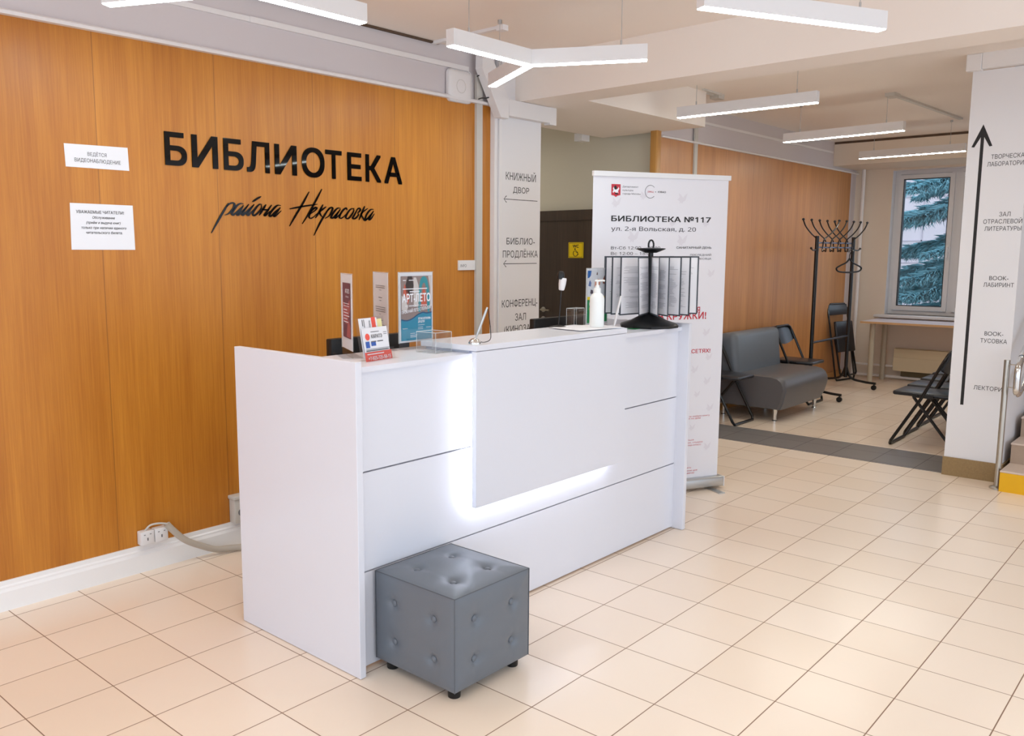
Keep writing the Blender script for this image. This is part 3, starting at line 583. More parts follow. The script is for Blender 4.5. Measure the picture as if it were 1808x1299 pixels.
# ------------------------------------------------------------------ ottoman
def ottoman():
    t = thing('ottoman', 'grey buttoned leatherette cube ottoman in front of the desk', 'ottoman', (2.24, 2.14, 0))
    cx, cy, z0, z1, hs = 2.247, 2.140, .04, .382, .203
    zc = (z0 + z1) / 2; hz = (z1 - z0) / 2; n = 44; mb = MB(); btn = []
    faces = [((1, 0, 0), (0, 1, 0), (0, 0, 1)), ((0, -1, 0), (1, 0, 0), (0, 0, 1)), ((-1, 0, 0), (0, -1, 0), (0, 0, 1)), ((0, 1, 0), (-1, 0, 0), (0, 0, 1)), ((0, 0, 1), (1, 0, 0), (0, 1, 0)), ((0, 0, -1), (1, 0, 0), (0, -1, 0))]
    B4 = [(-.46, -.46), (.46, -.46), (-.46, .46), (.46, .46)]; B4s = [(-.5, -.45), (.5, -.45), (-.5, .42), (.5, .42)]
    for fi, (nv, rv, uv) in enumerate(faces):
        nv, rv, uv = Vector(nv), Vector(rv), Vector(uv); sc = Vector((hs, hs, hz)); V = []; F = []
        bl = B4 if fi == 4 else B4s
        for j in range(n + 1):
            for i in range(n + 1):
                a = -1 + 2 * i / n; b = -1 + 2 * j / n
                e = min(1 - abs(a), 1 - abs(b)); puff = .014 * min(1, e / .45) ** .6 if fi < 5 else 0
                dd = 0
                if fi < 5:
                    for (p, q) in bl:
                        r = math.hypot(a - p, b - q); dd += .013 * math.exp(-(r / .10) ** 2) + .007 * math.exp(-(r / .24) ** 2)
                    # creases running off every button
                    for (p, q) in bl: dd += .004 * math.exp(-((a - p) / .05) ** 2) * max(0, 1 - abs(b - q) / .5) * .5
                co = nv * 1 + rv * a + uv * b
                V.append(Vector((cx, cy, zc)) + Vector((co.x * sc.x, co.y * sc.y, co.z * sc.z)) + nv * (puff - dd))
        for j in range(n):
            for i in range(n): q = j * (n + 1) + i; F.append((q, q + 1, q + n + 2, q + n + 1))
        mb.add(V, F, 0, True)
        if fi in (0, 1, 2, 4):
            for (p, q) in bl:
                co = nv + rv * p + uv * q; btn.append((Vector((cx, cy, zc)) + Vector((co.x * sc.x, co.y * sc.y, co.z * sc.z)) + nv * (-.003), nv))
    obj('cushion', mb, M_leather, t)
    for p, nv in btn:
        q = nv.to_track_quat('Z', 'Y').to_matrix(); obj('button', MB().lathe(p - nv * .004, [(.0100, 0), (.0125, .004), (.0118, .0075), (.008, .0105), (.003, .0115)], 18, M=q), M_leather, t)
    e = hs + .001
    mb = MB()
    mb.tube([(cx - e, cy - e, z1), (cx + e, cy - e, z1), (cx + e, cy + e, z1), (cx - e, cy + e, z1)], .0020, 6, close=True)
    for sx in (-1, 1):
        for sy in (-1, 1): mb.tube([(cx + sx * e, cy + sy * e, z0), (cx + sx * e, cy + sy * e, z1)], .0016, 6)
    obj('piping', mb, M_pip, t)
    for sx in (-1, 1):
        for sy in (-1, 1): obj('foot', MB().lathe((cx + sx * .16, cy + sy * .16, 0), [(.022, 0), (.023, .004), (.024, .042)], 18), M_blk, t)
ottoman()

# ------------------------------------------------------------------ roll-up banner
ba = math.radians(-26); BR = Vector((math.cos(ba), math.sin(ba), 0)); BN = BR.cross(Z_); BO = Vector((5.335, 2.554, 0))
bn = thing('rollup_banner', 'tall white roll-up banner standing beside the desk', 'banner', BO - BR * .55)
mb = MB().prism([(-1.047, .08), (-.06, .08), (-.06, 2.022), (-1.047, 2.022)], BO - BN * .002, BR, Z_, .002); obj('sheet', mb, mat('banner_vinyl', '#e4e1e5', 0.45), bn)
MBn = Matrix((BR, BN, Z_)).transposed()
c = BO - BR * .55; obj('top_rail', MB().obox(c + Z_ * 2.031 + BN * .001, 1.0, .022, .03, MBn), M_plast, bn)
mb = MB().rbox(-.52, .52, -.045, .045, .015, .085, .016, 3); mb.v = [tuple(c + MBn @ Vector(v)) for v in mb.v]; obj('cassette', mb, M_alu, bn)
for s_ in (-.42, .42):
    obj('foot', MB().rbox(0, 1, 0, 1, 0, 1, .001, 1) if False else MB().obox(c + BR * s_ + BN * .02 + Z_ * .004, .045, .26, .006, Matrix((BR, BN, Z_)).transposed()), M_alu, bn)
obj('pole', MB().tube([c + Z_ * .08 - BN * .02, c + Z_ * 2.03 - BN * .02], .008, 8), M_alu, bn)
for s_ in (-.515, .515): obj('end_cap', MB().obox(c + BR * s_ + Z_ * .05, .006, .088, .066, MBn), M_plast, bn)
dk_, rd, gr = MB(), MB(), MB()
bo = BO + BN * .0005
def bt(mb, body, a, z, w, h, bold=0.0): obj('lettering', MB().text(body, bo + BR * a + Z_ * z, BR, Z_, w=w, h=h, bold=bold), M_ink if mb is dk_ else M_red if mb is rd else M_inkg, bn)
bt(dk_, 'БИБЛИОТЕКА №117', -.918, 1.750, .73, .032, .025); bt(dk_, 'ул. 2-я Вольская, д. 20', -.917, 1.692, .618, .026, 0)
bt(dk_, 'Вт-Сб 12:00 – 20:00', -.915, 1.579, .354, .018, 0); bt(dk_, 'Вс 12:00 – 18:00', -.915, 1.545, .30, .018, 0)
bt(dk_, 'САНИТАРНЫЙ ДЕНЬ', -.441, 1.584, .266, .0135, .012); bt(dk_, 'ПОСЛЕДНИЙ', -.335, 1.539, .16, .012, 0); bt(dk_, 'ДЕНЬ МЕСЯЦА', -.36, 1.515, .187, .012, 0)
bt(gr, 'Департамент', -.844, 1.953, .112, .0105); bt(gr, 'культуры', -.843, 1.932, .075, .0105); bt(gr, 'города Москвы', -.842, 1.911, .127, .0105)
bt(dk_, 'ЮВАО', -.59, 1.927, .058, .0095, .02); bt(dk_, '•', -.612, 1.927, .008, .0095, .02); bt(rd, 'ОКЦ', -.664, 1.927, .041, .0095, .02)
pts = [bo + BN * .0006 + BR * (-.645 + .038 * math.cos(a)) + Z_ * (1.932 + .039 * math.sin(a)) for a in [.75 + i * (2 * PI - 1.5) / 30 for i in range(31)]]
dk_.tube(pts, .0011, 4)
bt(rd, 'ЗАПИСЬ НА ЗАНЯТИЯ', -.70, 1.176, .455, .037, .02); bt(rd, 'В КРУЖКИ!', -.558, 1.136, .362, .044, .02); bt(rd, 'МЫ В СОЦСЕТЯХ!', -.52, .914, .367, .025, .02)
for lines in ((('возьмите любую книгу', .492), ('с собой на дом', .478)), (('записаться', .335), ('в кружок, студию', .317), ('на мастер-класс', .30)), (('позвонить', .149), ('помещение для', .129), ('мероприятия', .112))):
    for body, z in lines: bt(rd, body, -.298 - .08, z, .012 * len(body), .0105, .0)
obj('round_logo', dk_, M_ink, bn)
mb = MB(); eo = bo + BR * -.922 + Z_ * 1.894
mb.flat([(0, .012), (.02, .008), (.032, 0), (.044, .008), (.064, .012), (.064, .077), (0, .077)], eo, BR, Z_, .0006); em = obj('emblem', mb, M_red, bn)
mb = MB().flat([(.008, .03), (.014, .024), (.02, .032), (.03, .028), (.034, .018), (.04, .03), (.05, .022), (.047, .036), (.055, .05), (.05, .062), (.046, .052), (.036, .046), (.022, .048), (.016, .06), (.01, .052), (.014, .042)], eo, BR, Z_, .0009); obj('emblem_rider', mb, M_paper, em)
mb = MB().flat([(.022, .046), (.034, .044), (.04, .052), (.034, .066), (.026, .07), (.018, .06)], eo, BR, Z_, .0011).flat([(.02, .018), (.046, .014), (.048, .022), (.03, .026)], eo, BR, Z_, .001); obj('emblem_shade', mb, M_ink, em)
mb = MB(); bird = [(0, .35), (.25, .2), (.2, 0), (.35, .12), (.5, .02), (.55, .18), (.8, .3), (1, .9), (.75, .75), (.55, .5), (.35, .75), (.12, .9), (.2, .55)]
for a, z, s_ in ((-.445, 1.862, .075), (-.44, 1.60, .08), (-.72, 1.88, .06), (-.80, 1.62, .085), (-.25, 1.72, .06), (-.20, 1.40, .06), (-.22, 1.02, .06), (-.19, .86, .055), (-.30, .78, .06), (-.2, .70, .06), (-.27, .62, .05), (-.17, .52, .06), (-.18, .26, .06), (-.3, .40, .05), (-.5, 1.72, .05), (-.92, 1.83, .07)):
    obj('bird_print', MB().flat([(p * s_, q * s_) for p, q in bird], bo + BR * a + Z_ * z, BR, Z_, .0003), mat('print_faint', '#ddd8dd', 0.6), bn)

# ------------------------------------------------------------------ things on the desk
ZL, ZS = 1.153, 1.188
def holder(label, c, r, w=.21, h=.30, z=ZL, sheet=None, base=True, group='acrylic sign holders on the desk', lean=0.0):
    r = Vector((*r, 0)).normalized(); n = r.cross(Z_); c = Vector((*c, z)); t = thing('sign_holder', label, 'sign holder', c, 0, group)
    M = Matrix((r, n, Z_)).transposed()
    obj('stand', MB().obox(c + Z_ * (.024 + h / 2) + n * .0025, w, .002, h, M).obox(c + Z_ * (.024 + h / 2) - n * .0025, w, .002, h, M)
        .obox(c + n * .02 + Z_ * .0015, w, .04, .003, M).obox(c - n * .02 + Z_ * .0015, w, .04, .003, M).prism([(-w / 2, 0), (w / 2, 0), (w / 2, .026), (-w / 2, .026)], c, r, Z_, .002), M_acr, t)
    so = c + Z_ * .026 - r * (w / 2 - .003) + n * .0012
    obj('sheet', MB().prism([(0, 0), (w - .006, 0), (w - .006, h - .004), (0, h - .004)], so - n * .0012, r, Z_, .0008), M_paper, t)
    obj('edge', MB().obox(c + Z_ * (.024 + h / 2) - r * (w / 2), .0015, .006, h, M).obox(c + Z_ * (.024 + h), w, .006, .0015, M), M_acredge, t)
    return t, so, r, n
LB = [.0]
def lines(mb, so, r, rows):
    for a, z, w, h in rows: mb.rect(a, a + w, z, z + h, so, r, Z_, .0023)
# far left: dark poster seen almost edge-on
t, so, r, n = holder('acrylic sign holder with a dark purple poster, at the left end of the desk', (2.182, 2.65), (-.47, -.88))
obj('poster_print', MB().rect(.03, .178, .045, .262, so, r, Z_, .0012), mat('print_plum', '#5d3350', .5), t)
obj('poster_glow', MB().flat([(.032, .11), (.11, .10), (.176, .16), (.17, .20), (.10, .17), (.032, .19)], so, r, Z_, .0015).flat([(.10, .05), (.176, .05), (.176, .09), (.14, .12), (.12, .10)], so, r, Z_, .0015), mat('print_rose', '#a2505c', .5), t)
mb = MB().text('АРТ-ЛЕТО', so + r * .085 + Z_ * .222, r, Z_, w=.08, h=.016, bold=.03, d=.002); mb.text('в библиотеке', so + r * .09 + Z_ * .205, r, Z_, w=.06, h=.008, d=.002)
lines(mb, so, r, [(.05, .18, .11, .002), (.05, .17, .11, .002)] + [(.05, .155 - i * .012, .07 + .02 * (i % 3), .003) for i in range(5)]); obj('lettering', mb, M_paper, t)
t, so, r, n = holder('acrylic sign holder with a plain white text sheet, seen almost edge-on', (2.445, 2.745), (-.42, -.91))
mb = MB(); lines(mb, so, r, [(.04, .24, .13, .0025), (.04, .232, .13, .0025), (.09, .222, .03, .002), (.08, .19, .05, .003), (.09, .178, .03, .002)] + [(.035, .15 - i * .009, .14, .0025) for i in range(3)] + [(.09, .12, .02, .002), (.06, .095, .08, .002)] + [(.04, .075 - i * .009, .13, .0025) for i in range(3)])
obj('lettering', mb, M_inkg, t)
# АРТ-ЛЕТО poster
t, so, r, n = holder('acrylic sign holder with the teal poster in the middle of the left counter', (2.575, 2.665), (1, .03))
def P2(l): return l
obj('poster_top', MB().rect(.008, .196, .09, .281, so, r, Z_, .0012), mat('print_dusk', '#8d7a76', .5), t)
wv = smooth_path([(.196, .120), (.165, .117), (.14, .121), (.11, .113), (.075, .097), (.04, .090), (.008, .096)], 5)
obj('poster_wave', MB().flat([(.008, .008), (.196, .008)] + wv, so, r, Z_, .0017), M_teal, t)
mb = MB()
for p, q in zip(wv, wv[1:]): mb.flat([q, p, (p[0], p[1] + .006), (q[0], q[1] + .006)], so, r, Z_, .0018)
obj('poster_wave_edge', mb, M_navy, t)
for mname, colr, polys in (('print_arch', '#1f8f9a', [smooth_path([(.112, .13), (.126, .13), (.128, .19), (.135, .235), (.148, .252), (.16, .235), (.168, .19), (.17, .13), (.183, .13), (.182, .2), (.17, .262), (.148, .279), (.126, .262), (.114, .2), (.112, .13)], 3)]), ('print_flame', '#c8553d', [[(.13, .15), (.165, .15), (.16, .2), (.148, .24), (.135, .2)], [(.02, .2), (.035, .2), (.05, .16), (.06, .19), (.045, .23), (.03, .25)]]),
                           ('print_pale', '#cfc6c2', [[(.085, .15), (.12, .15), (.115, .24), (.1, .275), (.085, .275)], [(.012, .14), (.04, .13), (.05, .15), (.03, .19), (.012, .2)], [(.185, .15), (.196, .15), (.196, .28), (.175, .28), (.186, .23)]]), ('print_black', '#2b2022', [[(.04, .205), (.07, .2), (.085, .24), (.075, .28), (.05, .28), (.035, .24)]])):
    mb = MB()
    for p in polys: mb.flat(p, so, r, Z_, .0014)
    obj('poster_motif', mb, mat(mname, colr, .5), t)
mb = MB().text('АРТ-ЛЕТО', so + r * .015 + Z_ * .172, r, Z_, w=.172, h=.034, bold=.03, d=.0022)
mb.text('с 1 июня по 31 августа', so + r * .035 + Z_ * .152, r, Z_, w=.13, h=.008, bold=.02, d=.0022).text('ПРОКАЧАЙ ЛЕТО С ПОЛЬЗОЙ', so + r * .012 + Z_ * .122, (r + Z_ * .1).normalized(), Z_, w=.178, h=.013, bold=.02, d=.0022)
mb.text('ЛЕТНИЕ ИНТЕНСИВЫ', so + r * .11 + Z_ * .094, r, Z_, w=.078, h=.009, bold=.03, d=.0022).text('ДЛЯ ДЕТЕЙ', so + r * .11 + Z_ * .081, r, Z_, w=.04, h=.009, bold=.03, d=.0022)
lines(mb, so, r, [(.018, .225, .15, .004), (.06, .213, .06, .004), (.02, .262, .018, .003), (.055, .262, .03, .003), (.11, .070, .04, .002), (.11, .06, .03, .002), (.11, .053, .03, .002), (.16, .058, .03, .002), (.016, .058, .03, .003), (.062, .036, .03, .002), (.062, .028, .045, .002), (.062, .021, .04, .002)])
obj('lettering', mb, M_paper, t)
# leaflet holder
lr = Vector((.985, .17, 0)).normalized(); ln = lr.cross(Z_); lc = Vector((2.178, 2.445, ZL))
t = thing('leaflet_holder', 'clear leaflet holder with a karate flyer at the left end of the desk', 'leaflet holder', lc)
back = Vector((-ln.x * .18, -ln.y * .18, .98)).normalized()       # leans backwards
obj('stand', MB().prism([(-.085, 0), (.085, 0), (.085, .165), (-.085, .165)], lc - ln * .03, lr, back, .002).prism([(-.085, 0), (.085, 0), (.085, .045), (-.085, .045)], lc + ln * .0, lr, back, .002).prism([(-.085, -.03), (.085, -.03), (.085, .03), (-.085, .03)], lc + Z_ * .002 - ln * .01, lr, ln, -.002), M_acr, t)
fl = thing('flyer', 'white and red karate flyer in the clear leaflet holder', 'flyer', lc + Z_ * .01)
fo = lc - ln * .012 + Z_ * .008
obj('sheet', MB().prism([(-.078, 0), (.072, 0), (.072, .118), (-.078, .118)], fo, lr, back, .001), M_paper, fl)
mb = MB(); mb.text('КАРАТЭ', fo + lr * -.03 + back * .077, lr, back, w=.065, h=.014, bold=.02, d=.0022)
lines2 = [(-.03, .1, .05, .0025, 0), (.045, .095, .02, .002, 0), (.045, .088, .02, .002, 0), (-.07, .036, .14, .0015, 0), (-.07, .029, .135, .004, 0), (-.035, .062, .03, .004, 0), (.002, .062, .035, .004, 0)]
for a, z, w, h, _ in lines2: mb.rect(a, a + w, z, z + h, fo, lr, back, .0022)
obj('lettering', mb, M_inkg, fl)
mb = MB().rect(-.082, .078, -.012, .026, fo, lr, back, .0026); rs = obj('red_strip', mb, M_orange, fl)
obj('phone_number', MB().text('+7-925-725-58-15', fo + lr * -.066 + back * -.004, lr, back, w=.135, h=.0125, bold=.03, d=.0034).rect(-.07, .03, .016, .0195, fo, lr, back, .0034), M_paper, rs)
obj('round_badge', MB().lathe(fo + lr * -.052 + back * .084 + ln * .0015, [(.013, 0), (.013, .0006)], 20, M=Matrix((lr, back, ln)).transposed()), M_orange, fl)
obj('picture', MB().rect(-.068, -.045, .042, .066, fo, lr, back, .0022).rect(-.036, -.008, .048, .062, fo, lr, back, .0021), mat('print_blue', '#3b5fae', .5), fl)
mb = MB(); fl2 = thing('flyer', 'stack of pale leaflets behind the karate flyer', 'flyer', lc + Z_ * .012)
fo2 = lc - ln * .022 + Z_ * .012
obj('sheet', MB().prism([(-.078, 0), (.03, 0), (.03, .15), (-.078, .15)], fo2, lr, back, .001), M_paper, fl2); obj('red_tab', MB().rect(-.004, .02, .1, .152, fo2, lr, back, .0015), M_orange, fl2)
obj('lettering', MB().text('БЕСПЛАТНО', fo2 + lr * -.012 + back * .105, back, -lr, w=.035, h=.008, bold=.03, d=.002).rect(-.06, -.055, .12, .145, fo2, lr, back, .0015).rect(-.05, -.046, .115, .145, fo2, lr, back, .0015), M_inkg, fl2)
tag(obj('paper_sheet', MB().prism([(.026, 0), (.062, 0), (.062, .143), (.026, .143)], fo2 + ln * -.003, lr, back, .001), mat('paper_yellow', '#e9e2a4', .6)), 'narrow pale yellow leaflet at the right of the leaflet stack', 'leaflet')
# clear card box
def open_box(name, label, x0, x1, y0, y1, z, h, th=.003):
    t = thing(name, label, 'acrylic box', ((x0 + x1) / 2, (y0 + y1) / 2, z))
    obj('walls', MB().box(x0, x1, y0, y0 + th, z, z + h).box(x0, x1, y1 - th, y1, z, z + h).box(x0, x0 + th, y0, y1, z, z + h).box(x1 - th, x1, y0, y1, z, z + h).box(x0, x1, y0, y1, z, z + th), M_acr, t)
    e = .0022
    mb = MB()
    for p, q in (((x0, y0), (x1, y0)), ((x1, y0), (x1, y1)), ((x1, y1), (x0, y1)), ((x0, y1), (x0, y0))): mb.tube([(*p, z + h), (*q, z + h)], e / 1.6, 4).tube([(*p, z + .001), (*q, z + .001)], e / 1.8, 4).tube([(*p, z), (*p, z + h)], e / 1.8, 4)
    obj('edge', mb, M_acredge, t)
open_box('card_box', 'clear empty acrylic box left of the raised counter', 2.455, 2.548, 2.43, 2.54, ZL, .085)
open_box('card_box', 'clear acrylic box behind the raised counter near the white bottle', 3.70, 3.79, 2.64, 2.69, ZL, .115)
# pen on a stand
t = thing('counter_pen', 'silver counter pen in a domed holder at the left end of the raised counter', 'pen', (2.608, 2.356, ZS))
obj('base', MB().lathe((2.608, 2.356, ZS), [(.026, 0), (.026, .006), (.022, .014), (.014, .021), (.005, .024)], 24), M_chrome, t)
pd = Vector((.12, -.02, .98)).normalized(); pb = Vector((2.612, 2.355, ZS + .02)); lat = Vector((.678, -.735, 0)); pt = pb + lat * .048 + Z_ * .13
obj('pen', MB().tube([pb, pb.lerp(pt, .15), pb.lerp(pt, .3), pb.lerp(pt, .9), pt], [.0025, .005, .006, .0055, .004], 12), M_alu, t)
obj('cord', MB().tube(smooth_path([pt, pt + lat * .006 - Z_ * .03, pt + lat * .014 - Z_ * .10, pt + lat * .012 - Z_ * .132, pt - lat * .01 - Z_ * .143, pb + lat * .02 - Z_ * .012], 6), .0016, 6), M_blk, t)
# scanner on gooseneck
t = thing('handheld_scanner', 'black and white handheld scanner on a thin stand before the dark door', 'scanner', (3.475, 2.575, ZS))
obj('base', MB().lathe((3.475, 2.575, ZS), [(.048, 0), (.046, .004), (.03, .008), (.006, .012)], 24), M_blk, t)
ht = Vector((3.475, 2.575, ZS)); obj('neck', MB().tube(smooth_path([ht + Z_ * .01, ht + Z_ * .12 + lat * .008, ht + Z_ * .2 + lat * .012], 4), .003, 8), M_blk, t)
obj('body', MB().lathe(ht + Z_ * .185 + lat * .012, [(.010, 0), (.014, .004), (.018, .03), (.019, .055), (.017, .062)], 20, M=Matrix.Rotation(-.12, 3, lat.cross(Z_))), M_plast, t)
obj('head', MB().lathe(ht + Z_ * .24 + lat * .006, [(.018, 0), (.019, .012), (.017, .03), (.012, .038), (.004, .041)], 20, M=Matrix.Rotation(-.12, 3, lat.cross(Z_))), M_blk, t)
# papers, bottle, flyer, pen, card
mb = MB().obox((3.56, 2.46, ZS + .002), .297, .21, .003, Matrix.Rotation(-.35, 3, 'Z')).obox((3.52, 2.44, ZS + .0048), .297, .21, .0016, Matrix.Rotation(-.15, 3, 'Z'))
tag(obj('paper_stack', mb, M_paper), 'loose white papers lying under the white bottle', 'papers')
bx, by, bz = 3.575, 2.415, ZS + .006
t = thing('pump_bottle', 'white pump bottle of hand sanitiser on the raised counter', 'bottle', (bx, by, bz))
obj('body', MB().lathe((bx, by, bz), [(.034, 0), (.036, .004), (.036, .135), (.034, .148), (.026, .162), (.018, .168)], 28), mat('bottle_white', '#eef0ee', .35), t)
obj('pump', MB().lathe((bx, by, bz + .168), [(.018, 0), (.018, .022), (.011, .026), (.009, .036), (.005, .04), (.005, .055), (.012, .056), (.012, .063), (.004, .065)], 20).tube([Vector((bx, by, bz + .228)) - lat * .012, Vector((bx, by, bz + .229)) + lat * .03, Vector((bx, by, bz + .226)) + lat * .036], .0045, 8), mat('bottle_white', '#eef0ee', .35), t)
t, so, r, n = holder('acrylic sign holder with a green robotics flyer behind the white bottle', (3.915, 2.645), (1, .02))
obj('flyer_photo', MB().rect(.004, .2, .145, .285, so, r, Z_, .0012), mat('print_photo', '#d9dadf', .5), t)
obj('flyer_green', MB().rect(.004, .2, .006, .13, so, r, Z_, .0012), M_green, t); obj('flyer_band', MB().rect(.004, .2, .13, .146, so, r, Z_, .0013), M_sign, t)
obj('flyer_corner', MB().flat([(.004, .245), (.02, .248), (.035, .26), (.04, .285), (.004, .285)], so, r, Z_, .0014), mat('print_blue2', '#1c5fa8', .5), t)
for col_, pl_ in (('#e0a38a', [(.07, .20), (.085, .195), (.095, .215), (.108, .20), (.125, .21), (.128, .235), (.105, .24), (.085, .225), (.075, .24)]), ('#5a6fa0', [(.012, .205), (.035, .2), (.04, .22), (.028, .235), (.018, .225)]), ('#8c4a30', [(.15, .215), (.18, .21), (.19, .24), (.17, .26), (.155, .24)]), ('#c8323a', [(.08, .165), (.115, .175), (.11, .19), (.085, .182)]), ('#4b3c48', [(.03, .165), (.06, .155), (.055, .18), (.035, .185)]), ('#5c3b2a', [(.088, .262), (.098, .26), (.1, .272), (.092, .276)])):
    obj('flyer_figure', MB().flat(pl_, so, r, Z_, .0014), mat('print_' + col_[1:], col_, .6), t)
mb = MB().text('РОБОТЫ', so + r * .022 + Z_ * .1, r, Z_, w=.08, h=.015, bold=.03, d=.0018); lines(mb, so, r, [(.026, .06 - i * .01, .1, .003) for i in range(3)]); mb.lathe(so + r * .045 + Z_ * .138 + n * .0012, [(.011, 0), (.011, .0006)], 18, M=Matrix((r, Z_, n)).transposed()); obj('lettering', mb, M_paper, t)
obj('yellow_lettering', MB().text('для детей', so + r * .022 + Z_ * .08, r, Z_, w=.07, h=.013, bold=.03, d=.0018), M_sign, t)
t = thing('counter_pen', 'white counter pen standing tilted beside the rotating document stand', 'pen', (3.745, 2.43, ZL))
pb = Vector((3.80, 2.46, ZL)); obj('base', MB().lathe(pb, [(.022, 0), (.022, .006), (.008, .014), (.005, .03)], 20), M_plast, t)
obj('pen', MB().tube([pb + Z_ * .028, pb + Z_ * .045 + lat * .004, pb + Z_ * .1 + lat * .016, pb + Z_ * .175 + lat * .032, pb + Z_ * .185 + lat * .034], [.003, .0065, .0065, .005, .004], 12), M_plast, t)
tag(obj('card', MB().obox((4.02, 2.47, ZL + .0012), .09, .055, .001, Matrix.Rotation(.1, 3, 'Z')), M_green), 'small green card lying at the foot of the rotating stand', 'card')
# rotating document display
cx, cy = 4.178, 2.478
t = thing('document_carousel', 'black rotating desk stand with framed documents', 'document stand', (cx, cy, ZL))
obj('base', MB().lathe((cx, cy, ZL), [(.160, 0), (.162, .012), (.155, .02), (.10, .038), (.055, .062), (.035, .078), (.02, .082)], 10), M_blk, t)
obj('column', MB().tube([(cx, cy, ZL + .08), (cx, cy, ZL + .43)], .014, 14), M_blk, t)
obj('top_disc', MB().lathe((cx, cy, ZL + .405), [(.03, 0), (.065, .014), (.078, .02), (.078, .024), (.02, .028)], 28), M_blk, t)
hnd = [Vector((cx, cy, ZL + .43)) + lat * (.014 * math.cos(a)) + Z_ * (.018 + .026 * math.sin(a)) for a in [-.6 + i * .43 for i in range(11)]]
obj('handle', MB().tube(hnd, .005, 8), M_blk, t)
camdir = math.atan2(-cy, -cx)
offs = [-100, -70, -52, -37, -13, 10, 22, 38, 54, 88, 118, 150, 180, 208, 235]
# angles measured from the direction towards the viewer
for i, a in enumerate(offs):
    A = camdir + math.radians(a); r = Vector((math.cos(A), math.sin(A), 0)); n = r.cross(Z_); o = Vector((cx, cy, ZL + .075)) + r * .028
    w, h = .228, .312; tilt = 0.0
    u_ = Z_
    if a == -13: u_ = (Z_ + r * .14).normalized(); o = o - r * .02 
    fwid = .007
    mb = MB().prism([(0, 0), (w, 0), (w, fwid), (0, fwid)], o - n * .002, r, u_, .004).prism([(0, h - fwid), (w, h - fwid), (w, h), (0, h)], o - n * .002, r, u_, .004).prism([(w - fwid, fwid), (w, fwid), (w, h - fwid), (w - fwid, h - fwid)], o - n * .002, r, u_, .004).prism([(0, fwid), (fwid, fwid), (fwid, h - fwid), (0, h - fwid)], o - n * .002, r, u_, .004)
    fr_ = obj('document_frame', mb, mat('frame_slate', '#3d434b', .45), t)
    sh = obj('document', MB().prism([(fwid, fwid), (w - fwid, fwid), (w - fwid, h - fwid), (fwid, h - fwid)], o - n * .0006, r, u_, .0012), M_paper, fr_)
    mb = MB()
    for side in (1, -1):
        z = h - .05; rr = random.Random(i * 7 + side)
        while z > .04:
            k = rr.random(); z -= .0065
            if k < .12: z -= .012; continue
            w0 = .14 + .045 * rr.random() if k > .3 else .07 + .05 * rr.random()
            a0 = .02 + (.17 - w0) * (.5 if k < .3 else 0)
            mb.flat([(a0, z), (a0 + w0, z), (a0 + w0, z + .0016), (a0, z + .0016)][::side], o, r, u_, .0012 * side)
    obj('printing', mb, mat('print_pale_grey', '#a3a1a6', .6), fr_)

# ------------------------------------------------------------------ waiting area furniture
t = thing('sofa', 'dark grey leatherette sofa against the veneer wall', 'sofa', (8.23, 3.5, 0))
sx0, sx1 = 7.71, 8.755
prof = [(3.84, .115), (3.84, .40), (3.82, .42), (3.5, .428), (3.25, .425), (3.19, .412), (3.155, .385), (3.135, .34), (3.13, .30), (3.14, .25), (3.155, .18), (3.172, .14), (3.182, .115)]
V = []; F = []; npf = len(prof); ends = [(sx0 + .0, .93), (sx0 + .02, .985), (sx0 + .06, 1), (sx1 - .06, 1), (sx1 - .02, .985), (sx1, .93)]
for x, k in ends: V += [(x, 3.5 + (y - 3.5) * k, .27 + (z - .27) * k) for y, z in prof]
for i in range(len(ends) - 1):
    for j in range(npf): a, b = i * npf + j, i * npf + (j + 1) % npf; F.append((a, a + npf, b + npf, b))
F += [tuple(range(npf)), tuple(range(len(V) - 1, len(V) - npf - 1, -1))]
mb = MB().add(V, F, 0, True)
mb.v = [(x + (.03 * max(0, 1 - ((z - .3) / .17) ** 2) if x > 8.5 else 0), y, z) for x, y, z in mb.v]
obj('seat', mb, M_sofa, t)
M = Matrix.Rotation(-.10, 3, 'X'); mb = MB().rbox(sx0 + .01, sx1 - .01, 3.60, 3.80, .36, .80, .06, 5, M=M, c=(8.23, 3.7, .4)); obj('backrest', mb, mat('sofa_back_leatherette', '#646a72', .42, bump=(300, .15), coat=.1), t)
obj('seat_seam', MB().tube([(sx0 + .02, 3.184, .12), (sx0 + .02, 3.158, .18), (sx0 + .02, 3.135, .30), (sx0 + .02, 3.16, .38), (sx0 + .02, 3.2, .408)], .003, 6), M_pip, t)
for x in (7.78, 8.74):
    for y in (3.25, 3.76): obj('leg', MB().lathe((x, y, 0), [(.024, 0), (.024, .006), (.016, .012), (.017, .05), (.026, .118)], 18), M_chrome, t)
